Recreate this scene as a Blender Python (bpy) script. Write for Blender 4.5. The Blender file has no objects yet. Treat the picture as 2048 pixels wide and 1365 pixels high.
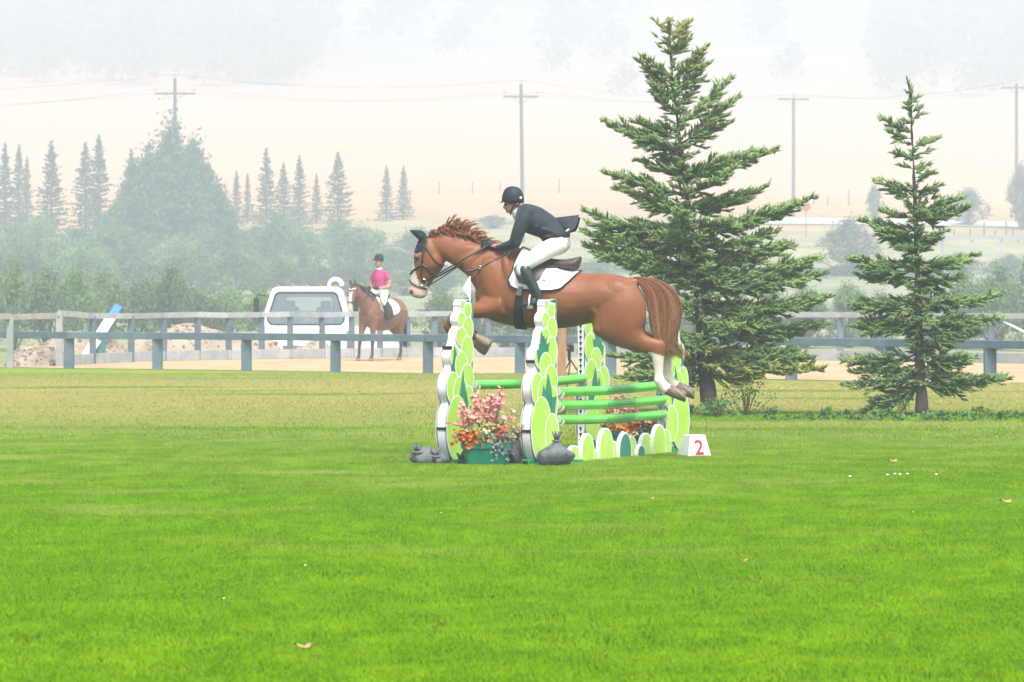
import bpy, bmesh, math, random
import numpy as np
from mathutils import Vector, Matrix, Quaternion
from mathutils.bvhtree import BVHTree

sc = bpy.context.scene
col = sc.collection
random.seed(7)
rng = np.random.default_rng(11)
R = math.radians

# ---------------------------------------------------------------- camera
F, H, HY = 7380.0, 1.7, 585.0          # focal length in photo pixels, eye height (m), horizon row
cam = bpy.data.cameras.new('camera')
cam_o = bpy.data.objects.new('camera', cam)
col.objects.link(cam_o)
cam_o.location = (0, 0, H)
cam_o.rotation_euler = (math.pi / 2, 0, 0)
cam.sensor_width = 36
cam.lens = F / 2048 * 36
cam.shift_y = (HY - 682.5) / 2048
cam.clip_end = 6000
cam.dof.use_dof = True
cam.dof.focus_distance = 37.5
cam.dof.aperture_fstop = 7.1
sc.camera = cam_o

# ---------------------------------------------------------------- light
SUN_EL, SUN_AZ = R(60), R(163)          # high and a little behind the camera's right shoulder, veiled by smoke
world = bpy.data.worlds.new('World')
sc.world = world
world.use_nodes = True
wn = world.node_tree
bg = wn.nodes['Background']
sky = wn.nodes.new('ShaderNodeTexSky')
sky.sky_type = 'NISHITA'
sky.sun_disc = False
sky.sun_elevation = SUN_EL
sky.sun_rotation = SUN_AZ
sky.dust_density = 2.5
hs = wn.nodes.new('ShaderNodeHueSaturation')   # smoke greys the sky
hs.inputs['Saturation'].default_value = 0.62
wn.links.new(sky.outputs[0], hs.inputs['Color'])
wn.links.new(hs.outputs[0], bg.inputs[0])
bg.inputs[1].default_value = 0.10
sun = bpy.data.lights.new('sun', 'SUN')
sun.energy = 2.4
sun.angle = R(22)
sun.color = (1.0, 0.975, 0.965)
sun_o = bpy.data.objects.new('sun', sun)
col.objects.link(sun_o)
sun_o.location = (-30, -30, 90)
sun_o.rotation_euler = Vector((math.sin(SUN_AZ) * math.cos(SUN_EL), math.cos(SUN_AZ) * math.cos(SUN_EL),
                               math.sin(SUN_EL))).to_track_quat('Z', 'Y').to_euler()
vs = sc.view_settings
vs.view_transform = 'Standard'
vs.look = 'None'
vs.gamma = 1
vs.exposure = 1.5
sc.cycles.volume_bounces = 2
sc.cycles.max_bounces = 6
sc.cycles.transparent_max_bounces = 8
sc.cycles.use_denoising = True

# ---------------------------------------------------------------- pixel <-> place
def G(px, py):                       # the point of level ground seen at a photo pixel
    y = F * H / (py - HY)
    return Vector(((px - 1024) * y / F, y, 0))
def AT(px, py, y):                   # the point at distance y seen at a photo pixel
    return Vector(((px - 1024) * y / F, y, H - (py - HY) * y / F))
def PXS(p):
    return 1024 + F * p[0] / p[1], HY + F * (H - p[2]) / p[1]

# ---------------------------------------------------------------- object helpers
def tag(o, label=None, cat=None, group=None, kind=None):
    if label: o['label'] = label
    if cat: o['category'] = cat
    if group: o['group'] = group
    if kind: o['kind'] = kind
    return o
def thing(name, loc, label, cat, group=None, rz=0):
    o = bpy.data.objects.new(name, None)
    o.empty_display_size = .2
    o.location = loc
    o.rotation_euler = (0, 0, rz)
    col.objects.link(o)
    return tag(o, label, cat, group)
def origin(o):
    p = Vector((0, 0, 0))
    while o is not None:
        p += Vector(o.location)
        o = o.parent
    return p
def link(name, me, parent=None):
    o = bpy.data.objects.new(name, me)
    col.objects.link(o)
    o.parent = parent
    return o
def copy_tree(o, parent=None):
    c = o.copy()
    col.objects.link(c)
    c.parent = parent
    for ch in list(o.children):
        copy_tree(ch, c)
    return c
def mesh_np(name, V, faces_tri=None, faces_quad=None, mats=(), smooth=False, midx=None, attr=None):
    V = np.asarray(V, dtype=np.float32)
    ft = np.asarray(faces_tri if faces_tri is not None else np.zeros((0, 3)), dtype=np.int32).reshape(-1, 3)
    fq = np.asarray(faces_quad if faces_quad is not None else np.zeros((0, 4)), dtype=np.int32).reshape(-1, 4)
    me = bpy.data.meshes.new(name)
    me.vertices.add(len(V)); me.vertices.foreach_set('co', V.ravel())
    li = np.concatenate([ft.ravel(), fq.ravel()])
    me.loops.add(len(li)); me.loops.foreach_set('vertex_index', li)
    n = len(ft) + len(fq)
    tot = np.concatenate([np.full(len(ft), 3), np.full(len(fq), 4)]).astype(np.int32)
    st = np.concatenate([[0], np.cumsum(tot)[:-1]]).astype(np.int32) if n else np.zeros(0, np.int32)
    me.polygons.add(n); me.polygons.foreach_set('loop_start', st)
    try: me.polygons.foreach_set('loop_total', tot)
    except Exception: pass
    if midx is not None: me.polygons.foreach_set('material_index', np.asarray(midx, dtype=np.int32))
    for m in mats: me.materials.append(m)
    me.update(calc_edges=True)
    if smooth: me.polygons.foreach_set('use_smooth', np.ones(n, dtype=bool))
    if attr is not None:
        a = me.color_attributes.new('Col', 'FLOAT_COLOR', 'POINT')
        c = np.ones((len(V), 4), dtype=np.float32); c[:, :3] = np.asarray(attr, dtype=np.float32).reshape(len(V), -1)[:, :3]
        a.data.foreach_set('color', c.ravel())
    return me

class MB:
    """collects pieces of one mesh"""
    def __init__(s): s.v, s.f, s.m, s.c, s.cur, s.col = [], [], [], [], 0, (1, 1, 1)
    def add(s, vs, fs):
        b = len(s.v)
        s.v += [Vector(x) for x in vs]
        s.c += [s.col] * len(vs)
        s.f += [[b + i for i in f] for f in fs]
        s.m += [s.cur] * len(fs)
        return s
    def box(s, c, size, rot=None, taper=1.0):
        x, y, z = [a / 2 for a in size]
        P = [Vector((sx * x * (taper if sz > 0 else 1), sy * y * (taper if sz > 0 else 1), sz * z)) for sz in (-1, 1) for sy in (-1, 1) for sx in (-1, 1)]
        if rot is not None: P = [rot @ p for p in P]
        c = Vector(c)
        return s.add([c + p for p in P], [(0, 2, 3, 1), (4, 5, 7, 6), (0, 1, 5, 4), (2, 6, 7, 3), (0, 4, 6, 2), (1, 3, 7, 5)])
    def beam(s, p, q, w, h, up=(0, 0, 1)):
        p, q = Vector(p), Vector(q)
        d = (q - p); L = d.length; d.normalize()
        x = d.cross(Vector(up))
        if x.length < 1e-4: x = d.cross(Vector((1, 0, 0)))
        x.normalize(); z = x.cross(d)
        return s.box((p + q) / 2, (w, L, h), Matrix((x, d, z)).transposed())
    def ringmesh(s, rings, cap=True):
        n = len(rings[0]); b = []
        for r in rings: b += list(r)
        fs = []
        for i in range(len(rings) - 1):
            for j in range(n):
                k = (j + 1) % n
                fs.append((i * n + j, i * n + k, (i + 1) * n + k, (i + 1) * n + j))
        if cap:
            fs.append(tuple(range(n - 1, -1, -1)))
            e = (len(rings) - 1) * n
            fs.append(tuple(range(e, e + n)))
        return s.add(b, fs)
    def tube(s, pts, r, n=6, cap=True, flat=1.0, side=None):
        pts = [Vector(p) for p in pts]
        if not isinstance(r, (list, tuple)): r = [r] * len(pts)
        rings = []; x = None
        for i, p in enumerate(pts):
            d = (pts[min(i + 1, len(pts) - 1)] - pts[max(i - 1, 0)]).normalized()
            if x is None:
                a = Vector(side) if side is not None else (Vector((0, 0, 1)) if abs(d.z) < .9 else Vector((1, 0, 0)))
                x = a - d * a.dot(d)
            else:
                x = x - d * x.dot(d)
            x.normalize(); y = d.cross(x)
            rings.append([p + (x * math.cos(t) + y * math.sin(t) * flat) * r[i] for t in [2 * math.pi * k / n for k in range(n)]])
        return s.ringmesh(rings, cap)
    def lathe(s, c, prof, n=20, axis=(0, 0, 1)):
        q = Vector((0, 0, 1)).rotation_difference(Vector(axis))
        c = Vector(c)
        rings = [[c + q @ Vector((r * math.cos(2 * math.pi * k / n), r * math.sin(2 * math.pi * k / n), z)) for k in range(n)] for r, z in prof]
        return s.ringmesh(rings)
    def prism(s, poly, o, u, v, d):
        """poly (a,b) in the plane o + a u + b v, pushed along d"""
        o, u, v, d = Vector(o), Vector(u), Vector(v), Vector(d)
        n = len(poly)
        A = [o + u * a + v * b for a, b in poly]
        B = [p + d for p in A]
        return s.add(A + B, [tuple(range(n))[::-1], tuple(range(n, 2 * n))] + [(i, (i + 1) % n, n + (i + 1) % n, n + i) for i in range(n)])
    def ellipsoid(s, c, r, n=12, m=8, rot=None):
        c = Vector(c); rings = []
        for i in range(1, m):
            t = math.pi * i / m
            ring = []
            for k in range(n):
                a = 2 * math.pi * k / n
                p = Vector((r[0] * math.sin(t) * math.cos(a), r[1] * math.sin(t) * math.sin(a), r[2] * math.cos(t)))
                ring.append(c + (rot @ p if rot is not None else p))
            rings.append(ring)
        return s.ringmesh(rings)
    def torus(s, c, Rr, r, axis, n=18, m=6, a0=0, a1=2 * math.pi):
        q = Vector((0, 0, 1)).rotation_difference(Vector(axis)); c = Vector(c)
        full = abs(a1 - a0 - 2 * math.pi) < 1e-6
        pts = [c + q @ Vector((Rr * math.cos(a0 + (a1 - a0) * k / n), Rr * math.sin(a0 + (a1 - a0) * k / n), 0)) for k in range(n + 1)]
        return s.tube(pts, r, m, cap=not full)
    def build(s, name, mats, parent=None, smooth=False, bevel=0, col_attr=False, local=False, sharp=None):
        if not isinstance(mats, (list, tuple)): mats = [mats]
        me = bpy.data.meshes.new(name)
        o0 = Vector((0, 0, 0)) if (local or parent is None) else origin(parent)
        me.from_pydata([v - o0 for v in s.v], [], s.f)
        for m in mats: me.materials.append(m)
        me.polygons.foreach_set('material_index', s.m)
        if col_attr:
            a = me.color_attributes.new('Col', 'FLOAT_COLOR', 'POINT')
            a.data.foreach_set('color', np.array([(*c, 1) for c in s.c], dtype=np.float32).ravel())
        bm = bmesh.new(); bm.from_mesh(me)
        bmesh.ops.recalc_face_normals(bm, faces=bm.faces)
        if bevel:
            es = [e for e in bm.edges if len(e.link_faces) == 2 and e.calc_face_angle(0) > .6]
            bmesh.ops.bevel(bm, geom=es, offset=bevel, segments=2, profile=.6, affect='EDGES', clamp_overlap=True)
        bm.to_mesh(me); bm.free()
        if smooth:
            me.polygons.foreach_set('use_smooth', [True] * len(me.polygons))
            if sharp: 
                try: me.set_sharp_from_angle(angle=R(sharp))
                except Exception: pass
        me.update()
        return link(name, me, parent)

# ---------------------------------------------------------------- materials
def mat(name, c1, c2=None, rough=.75, scale=6., bump=0., bscale=40., metal=0., spec=.35, attr=False, rnd=0., coord='Object',
        detail=5., lo=.35, hi=.65, sheen=0., coat=0., sss=0., upn=0., streak=None):
    m = bpy.data.materials.new(name); m.use_nodes = True
    nt = m.node_tree; N = nt.nodes; L = nt.links
    b = N['Principled BSDF']
    b.inputs['Roughness'].default_value = rough
    b.inputs['Metallic'].default_value = metal
    b.inputs['Specular IOR Level'].default_value = spec
    b.inputs['Sheen Weight'].default_value = sheen
    b.inputs['Coat Weight'].default_value = coat
    tc = N.new('ShaderNodeTexCoord'); out = tc.outputs[coord if coord != 'World' else 'Object']
    if coord == 'World':
        gp = N.new('ShaderNodeNewGeometry'); out = gp.outputs['Position']
    if streak:
        mp = N.new('ShaderNodeMapping'); mp.inputs['Scale'].default_value = streak
        L.new(out, mp.inputs[0]); out = mp.outputs[0]
    c2 = c2 or tuple(x * .75 for x in c1)
    nz = N.new('ShaderNodeTexNoise'); nz.inputs['Scale'].default_value = scale; nz.inputs['Detail'].default_value = detail
    L.new(out, nz.inputs['Vector'])
    mr = N.new('ShaderNodeMapRange'); mr.inputs['From Min'].default_value = lo; mr.inputs['From Max'].default_value = hi
    L.new(nz.outputs['Fac'], mr.inputs['Value'])
    mx = N.new('ShaderNodeMix'); mx.data_type = 'RGBA'
    mx.inputs['A'].default_value = (*c1, 1); mx.inputs['B'].default_value = (*c2, 1)
    L.new(mr.outputs[0], mx.inputs['Factor'])
    c = mx.outputs['Result']
    if attr:
        at = N.new('ShaderNodeAttribute'); at.attribute_name = 'Col'
        mm = N.new('ShaderNodeMix'); mm.data_type = 'RGBA'; mm.blend_type = 'MULTIPLY'; mm.inputs['Factor'].default_value = 1
        L.new(c, mm.inputs['A']); L.new(at.outputs['Color'], mm.inputs['B']); c = mm.outputs['Result']
    if rnd:
        oi = N.new('ShaderNodeObjectInfo'); h2 = N.new('ShaderNodeHueSaturation')
        r2 = N.new('ShaderNodeMapRange'); r2.inputs['To Min'].default_value = 1 - rnd; r2.inputs['To Max'].default_value = 1 + rnd
        L.new(oi.outputs['Random'], r2.inputs['Value']); L.new(r2.outputs[0], h2.inputs['Value']); L.new(c, h2.inputs['Color']); c = h2.outputs[0]
    L.new(c, b.inputs['Base Color'])
    nrm = None
    if bump:
        n2 = N.new('ShaderNodeTexNoise'); n2.inputs['Scale'].default_value = bscale; n2.inputs['Detail'].default_value = 4
        L.new(out, n2.inputs['Vector'])
        bp = N.new('ShaderNodeBump'); bp.inputs['Strength'].default_value = min(1, bump); bp.inputs['Distance'].default_value = .02
        L.new(n2.outputs['Fac'], bp.inputs['Height']); nrm = bp.outputs[0]
    if upn:
        ge = N.new('ShaderNodeNewGeometry'); vm = N.new('ShaderNodeMix'); vm.data_type = 'VECTOR'
        vm.inputs['Factor'].default_value = upn
        L.new(ge.outputs['Normal'], vm.inputs[4]); vm.inputs[5].default_value = (0, 0, 1)
        no = N.new('ShaderNodeVectorMath'); no.operation = 'NORMALIZE'; L.new(vm.outputs[1], no.inputs[0]); nrm = no.outputs[0]
    if nrm is not None: L.new(nrm, b.inputs['Normal'])
    return m

WHITE = mat('white_paint', (.78, .78, .76), (.66, .65, .62), rough=.5, scale=9, lo=.5, hi=.8)
PVC = mat('white_foam_edge', (.80, .79, .77), (.68, .67, .63), rough=.6, scale=5, lo=.45, hi=.75)
LIME = mat('lime_print', (.42, .69, .07), (.50, .75, .15), rough=.45, scale=3.5)
TEAL = mat('dark_green_print', (.02, .20, .10), (.03, .26, .15), rough=.45, scale=5)
GREENMETAL = mat('green_painted_metal', (.02, .30, .08), (.02, .22, .07), rough=.45, scale=8)
POLE = mat('green_pole_paint', (.12, .58, .05), (.16, .64, .10), rough=.22, scale=3, spec=.5)
BLACK = mat('black_plastic', (.012, .013, .015), (.02, .02, .022), rough=.5)
TIMBER = mat('pine_timber', (.42, .26, .13), (.34, .19, .09), rough=.8, scale=4, streak=(12, 12, 1.2))
GREYWOOD = mat('grey_painted_fence', (.10, .145, .18), (.14, .19, .225), rough=.7, scale=3, rnd=.12, bump=.3)
OLDWOOD = mat('weathered_fence_wood', (.29, .33, .35), (.42, .41, .39), rough=.85, scale=4, rnd=.15, bump=.4)
STEEL = mat('polished_steel', (.6, .6, .58), rough=.25, metal=1.)
# ================================================================ the setting
# pixel rows of the two fence lines of the sand ring (measured at their feet)
NEAR = [(-40, 735), (138, 738), (315, 740), (493, 742.5), (671, 745), (856, 748.5), (1040, 751.5), (1222, 754.5), (1402, 757.5), (1583, 760.5), (1777, 765), (1980, 770), (2190, 776)]
BACK = [(118, 733), (185, 728.5), (262, 725), (327, 722.5), (395, 721), (457, 720), (523, 719), (580, 718.5), (644, 717.5), (703, 716.5), (760, 715.5), (815, 714.5), (869, 714), (923, 714), (977, 714), (1040, 714.5), (1105, 715), (1180, 716), (1260, 717), (1350, 718), (1450, 719), (1540, 720), (1681, 722), (1830, 724.5), (1983, 727), (2150, 730)]

def zt(y):
    return float(np.interp(y, [99, 102.5, 175, 230, 330, 400, 470, 560, 700, 930, 1170, 1400, 1500, 1580], [0, -.9, -.9, 0, 1.5, 6, 10.8, 14.6, 19.2, 42.5, 72.4, 107, 124, 125]))

def node_mat(name, rough=.95):
    m = bpy.data.materials.new(name); m.use_nodes = True
    nt = m.node_tree
    b = nt.nodes['Principled BSDF']; b.inputs['Roughness'].default_value = rough; b.inputs['Specular IOR Level'].default_value = .0
    return m, nt, nt.nodes, nt.links, b
def noise(nt, vec, scale, detail=4, stretch=None):
    if stretch:
        mp = nt.nodes.new('ShaderNodeMapping'); mp.inputs['Scale'].default_value = stretch
        nt.links.new(vec, mp.inputs[0]); vec = mp.outputs[0]
    n = nt.nodes.new('ShaderNodeTexNoise'); n.inputs['Scale'].default_value = scale; n.inputs['Detail'].default_value = detail
    nt.links.new(vec, n.inputs['Vector']); return n.outputs['Fac']
def mrange(nt, v, a, b, c=0., d=1., smooth=False):
    n = nt.nodes.new('ShaderNodeMapRange'); n.inputs['From Min'].default_value = a; n.inputs['From Max'].default_value = b
    n.inputs['To Min'].default_value = c; n.inputs['To Max'].default_value = d
    if smooth: n.interpolation_type = 'SMOOTHSTEP'
    nt.links.new(v, n.inputs['Value']); return n.outputs[0]
def mixc(nt, f, a, b):
    n = nt.nodes.new('ShaderNodeMix'); n.data_type = 'RGBA'
    for k, v in (('Factor', f), ('A', a), ('B', b)):
        if isinstance(v, tuple): n.inputs[k].default_value = (*v, 1)
        elif isinstance(v, float): n.inputs[k].default_value = v
        else: nt.links.new(v, n.inputs[k])
    return n.outputs['Result']
def math2(nt, op, a, b):
    n = nt.nodes.new('ShaderNodeMath'); n.operation = op; n.use_clamp = True
    for i, v in enumerate((a, b)):
        if isinstance(v, (int, float)): n.inputs[i].default_value = v
        else: nt.links.new(v, n.inputs[i])
    return n.outputs[0]

def math_add(nt, a, b, k):
    n = nt.nodes.new('ShaderNodeMath'); n.operation = 'MULTIPLY_ADD'; nt.links.new(b, n.inputs[0]); n.inputs[1].default_value = k; nt.links.new(a, n.inputs[2]); return n.outputs[0]
def lawn_material(name, blade):
    m, nt, N, L, b = node_mat(name, .85 if not blade else .6)
    ge = N.new('ShaderNodeNewGeometry'); pos = ge.outputs['Position']
    sx = N.new('ShaderNodeSeparateXYZ'); L.new(pos, sx.inputs[0])
    big = noise(nt, pos, .28, 4, (1, .45, 1)); mid = noise(nt, pos, 2.1, 5, (1, .55, 1)); fine = noise(nt, pos, 55, 2)
    green = mixc(nt, mrange(nt, mid, .40, .62), (.053, .162, .002), (.132, .283, .003))
    green = mixc(nt, mrange(nt, big, .45, .68, 0, .8), green, (.036, .145, .002))
    clump = noise(nt, pos, 7, 4, (1, .6, 1))
    green = mixc(nt, mrange(nt, clump, .48, .72, 0, .75), green, (.030, .105, .003))
    green = mixc(nt, mrange(nt, clump, .25, .42, .6, 0), green, (.185, .33, .006))
    dryc = mixc(nt, mrange(nt, mid, .3, .7), (.38, .33, .11), (.25, .28, .06))
    wob = math2(nt, 'MULTIPLY', noise(nt, pos, .11, 3, (1, .5, 1)), 1.0)
    n1 = N.new('ShaderNodeMath'); n1.operation = 'MULTIPLY_ADD'; L.new(wob, n1.inputs[0]); n1.inputs[1].default_value = 26; L.new(sx.outputs['Y'], n1.inputs[2])
    d1 = mrange(nt, math_add(nt, n1.outputs[0], mid, 16), 50, 84, 0, 1, True)                       # watered green near, parched beyond
    d2 = mrange(nt, sx.outputs['Y'], 62, 80, 1, .35, True)
    patch = mrange(nt, noise(nt, pos, .22, 4, (.5, 1.6, 1)), .56, .66, 1, .25)
    dry = math2(nt, 'MULTIPLY', math2(nt, 'MULTIPLY', d1, d2), patch)
    # a few dry streaks in the green as well
    st = mrange(nt, noise(nt, pos, .6, 5, (.7, 1.1, 1)), .54, .70, 0, .6)
    dry = math2(nt, 'MAXIMUM', dry, math2(nt, 'MULTIPLY', st, mrange(nt, sx.outputs['Y'], 20, 36)))
    strip = math2(nt, 'MULTIPLY', mrange(nt, sx.outputs['Y'], 46.5, 47.5, 0, 1, True), mrange(nt, sx.outputs['Y'], 50.5, 52, 1, 0, True))   # unmown strip at the trees
    strip = math2(nt, 'MULTIPLY', strip, mrange(nt, sx.outputs['X'], 1.0, 2.5, 0, 1, True))
    dry = math2(nt, 'MULTIPLY', dry, mrange(nt, strip, 0, 1, 1, .1))
    c = mixc(nt, dry, green, dryc)
    c = mixc(nt, mrange(nt, fine, .35, .7), c, mixc(nt, dry, (.175, .33, .006), (.46, .39, .15)))
    if not blade: c = mixc(nt, mrange(nt, sx.outputs['Y'], 66, 74, .55, .1), c, (.05, .085, .008))   # thatch under the blades, with their self-shadow darkened into its colour
    L.new(c, b.inputs['Base Color'])
    if blade:
        vm = N.new('ShaderNodeMix'); vm.data_type = 'VECTOR'; vm.inputs['Factor'].default_value = .5
        L.new(ge.outputs['Normal'], vm.inputs[4]); vm.inputs[5].default_value = (0, 0, 1)
        no = N.new('ShaderNodeVectorMath'); no.operation = 'NORMALIZE'; L.new(vm.outputs[1], no.inputs[0]); L.new(no.outputs[0], b.inputs['Normal'])
    else:
        bp = N.new('ShaderNodeBump'); bp.inputs['Strength'].default_value = .6; bp.inputs['Distance'].default_value = .05
        L.new(noise(nt, pos, 14, 5), bp.inputs['Height']); L.new(bp.outputs[0], b.inputs['Normal'])
    return m
LAWN = lawn_material('mown_grass', False)
BLADE = lawn_material('grass_blades', True)

def sheet(name, pts, z, m):
    b = MB(); b.add([(p[0], p[1], z) for p in pts], [tuple(range(len(pts)))])
    return tag(b.build(name, m), kind='structure')
nearL = [G(*p) for p in NEAR]; backL = [G(*p) for p in BACK]
nx0, nx1 = nearL[0], nearL[-1]
sheet('lawn', [(-60, -8), (60, -8), (60, nx1.y - 2.2)] + [(p.x, p.y + .25) for p in reversed(nearL)] + [(-60, nx0.y + 1)], 0.0, LAWN)

m, nt, N, L, b = node_mat('sand_footing')
ge = N.new('ShaderNodeNewGeometry')
c = mixc(nt, mrange(nt, noise(nt, ge.outputs['Position'], .8, 6, (1, .4, 1)), .3, .7), (.56, .40, .24), (.44, .30, .17))
L.new(mixc(nt, mrange(nt, noise(nt, ge.outputs['Position'], 14, 4), .45, .8), c, (.30, .20, .11)), b.inputs['Base Color'])
bp = N.new('ShaderNodeBump'); bp.inputs['Strength'].default_value = .8; bp.inputs['Distance'].default_value = .06
L.new(noise(nt, ge.outputs['Position'], 5, 6), bp.inputs['Height']); L.new(bp.outputs[0], b.inputs['Normal'])
SAND = m
sheet('sand_arena', [(p.x, p.y + .25) for p in nearL] + [(p.x, p.y) for p in reversed(backL)] , 0.004, SAND)

# terrain: rough meadow, then dry grain fields and wooded slopes rising out of the top of the frame
m, nt, N, L, b = node_mat('meadow_and_hillside')
ge = N.new('ShaderNodeNewGeometry'); pos = ge.outputs['Position']
sx = N.new('ShaderNodeSeparateXYZ'); L.new(pos, sx.inputs[0])
mead = mixc(nt, mrange(nt, noise(nt, pos, .15, 5), .3, .7), (.12, .16, .06), (.36, .36, .22))
fld = mixc(nt, mrange(nt, noise(nt, pos, .009, 4, (.35, 1.4, 1)), .35, .65), (.58, .275, .125), (.56, .33, .165))
wood = mixc(nt, mrange(nt, noise(nt, pos, .03, 5), .35, .65), (.16, .19, .17), (.34, .33, .27))
wy = N.new('ShaderNodeMath'); wy.operation = 'MULTIPLY_ADD'; L.new(noise(nt, pos, .008, 3), wy.inputs[0]); wy.inputs[1].default_value = 260; L.new(sx.outputs['Y'], wy.inputs[2])
c = mixc(nt, mrange(nt, wy.outputs[0], 500, 640), mead, fld)
c = mixc(nt, mrange(nt, wy.outputs[0], 1080, 1420), c, wood)
L.new(c, b.inputs['Base Color'])
xs = np.linspace(-520, 520, 61); ys = np.concatenate([[-30, 0, 40, 80, 99, 102.5], np.arange(110, 1581, 18)])
V = []; Q = []
for j, y in enumerate(ys):
    for i, x in enumerate(xs):
        z = zt(y)
        if y > 240: z += (math.sin(x * .015 + y * .003) * 2.2 + math.sin(x * .04 + 1.3) * .6) * min(1, (y - 240) / 240)
        V.append((x, y, z - .012))
for j in range(len(ys) - 1):
    for i in range(60): Q.append((j * 61 + i, j * 61 + i + 1, (j + 1) * 61 + i + 1, (j + 1) * 61 + i))
tag(link('ground', mesh_np('ground', V, None, Q, [m], True)), kind='structure')
def ZG(x, y):
    z = zt(y)
    if y > 240: z += (math.sin(x * .015 + y * .003) * 2.2 + math.sin(x * .04 + 1.3) * .6) * min(1, (y - 240) / 240)
    return z - .012

# pale gravel road crossing the meadow on the right
GRAVEL = mat('pale_gravel', (.55, .53, .50), (.44, .42, .39), rough=.9, scale=2, coord='World')
b = MB()
for k in range(24):
    a0 = (22 + k * 5, 22 + (k + 1) * 5)
    for_y = lambda x: 420 + .25 * (x - 22)
    P = []
    for x, dy in ((a0[0], 0), (a0[1], 0), (a0[1], 12), (a0[0], 12)):
        y = for_y(x) + dy; P.append((x, y, ZG(x, y) + .12))
    b.add(P, [(0, 1, 2, 3)])
tag(b.build('gravel_road', GRAVEL), kind='structure')

# haze of wildfire smoke: one closed box of even density round the whole place
hz = MB(); hz.box((0, 780, 64), (1100, 1640, 130))
m = bpy.data.materials.new('smoke_haze'); m.use_nodes = True; nt = m.node_tree
nt.nodes.remove(nt.nodes['Principled BSDF'])
pv = nt.nodes.new('ShaderNodeVolumePrincipled')
pv.inputs['Density'].default_value = .00185
pv.inputs['Anisotropy'].default_value = .1
pv.inputs['Color'].default_value = (.715, .775, .845, 1)
nt.links.new(pv.outputs[0], nt.nodes['Material Output'].inputs['Volume'])
tag(hz.build('haze', m), kind='stuff')

# blades of grass: one tile of blades, scattered by geometry nodes over the lawn in view
def blades(name, tile, nb, h0, h1, w, seed, y0, y1, n_pts, m, label, xr=(-.162, .162)):
    r = np.random.default_rng(seed)
    x = (r.random(nb) - .5) * tile; y = (r.random(nb) - .5) * tile
    a = r.random(nb) * 2 * np.pi; hh = h0 + (h1 - h0) * r.random(nb) ** 1.5; le = r.normal(0, .45, (nb, 2)) * hh[:, None]
    ww = w * (.6 + .8 * r.random(nb)) / 2
    V = np.zeros((nb, 5, 3), np.float32)
    dx, dy = np.cos(a) * ww, np.sin(a) * ww
    V[:, 0] = np.stack([x - dx, y - dy, 0 * x - .005], 1); V[:, 1] = np.stack([x + dx, y + dy, 0 * x - .005], 1)
    V[:, 2] = np.stack([x + dx * .8 + le[:, 0] * .35, y + dy * .8 + le[:, 1] * .35, hh * .62], 1)
    V[:, 3] = np.stack([x - dx * .8 + le[:, 0] * .35, y - dy * .8 + le[:, 1] * .35, hh * .62], 1)
    V[:, 4] = np.stack([x + le[:, 0], y + le[:, 1], hh], 1)
    i = np.arange(nb)[:, None] * 5
    Q = i + np.array([[0, 1, 2, 3]]); T = i + np.array([[3, 2, 4]])
    me = mesh_np(name, V.reshape(-1, 3), T, Q, [m])
    o = link(name, me)
    tag(o, label, 'grass', kind='stuff')
    ng = bpy.data.node_groups.new(name + '_scatter', 'GeometryNodeTree')
    ng.interface.new_socket('Geometry', in_out='INPUT', socket_type='NodeSocketGeometry')
    ng.interface.new_socket('Geometry', in_out='OUTPUT', socket_type='NodeSocketGeometry')
    A = ng.nodes.new; K = ng.links.new
    gi, go = A('NodeGroupInput'), A('NodeGroupOutput')
    pts = A('GeometryNodePoints'); pts.inputs['Count'].default_value = n_pts
    def rv(lo, hi, sd):
        q = A('FunctionNodeRandomValue'); q.data_type = 'FLOAT'; q.inputs[2].default_value = lo; q.inputs[3].default_value = hi; q.inputs['Seed'].default_value = sd; return q.outputs[1]
    def mt(op, p, q):
        k = A('ShaderNodeMath'); k.operation = op
        for i_, v_ in enumerate((p, q)):
            if isinstance(v_, (int, float)): k.inputs[i_].default_value = v_
            else: K(v_, k.inputs[i_])
        return k.outputs[0]
    yy = mt('SQRT', rv(y0 * y0, y1 * y1, 1), 0)         # even cover of a wedge that widens with distance
    xx = mt('MULTIPLY', yy, rv(xr[0], xr[1], 2))
    cx = A('ShaderNodeCombineXYZ'); K(xx, cx.inputs[0]); K(yy, cx.inputs[1])
    K(cx.outputs[0], pts.inputs['Position'])
    ip = A('GeometryNodeInstanceOnPoints'); K(pts.outputs[0], ip.inputs['Points']); K(gi.outputs[0], ip.inputs['Instance'])
    cr = A('ShaderNodeCombineXYZ'); K(rv(0, 6.283, 3), cr.inputs[2])
    K(cr.outputs[0], ip.inputs['Rotation'])
    K(rv(.8, 1.15, 4), ip.inputs['Scale'])
    K(ip.outputs[0], go.inputs[0])
    md = o.modifiers.new('scatter', 'NODES'); md.node_group = ng
    return o
blades('lawn_grass', .6, 3600, .022, .055, .0045, 1, 13.5, 50, 4800, BLADE, 'short green mown grass of the lawn in front of the jump')
blades('far_lawn_grass', .9, 1800, .03, .07, .009, 2, 42, 67, 2800, BLADE, 'yellowing grass of the lawn towards the sand ring')
blades('fence_grass', .9, 1800, .03, .07, .009, 3, 66.5, 75, 900, BLADE, 'grass along the foot of the low fence', (-.162, .02))
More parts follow.
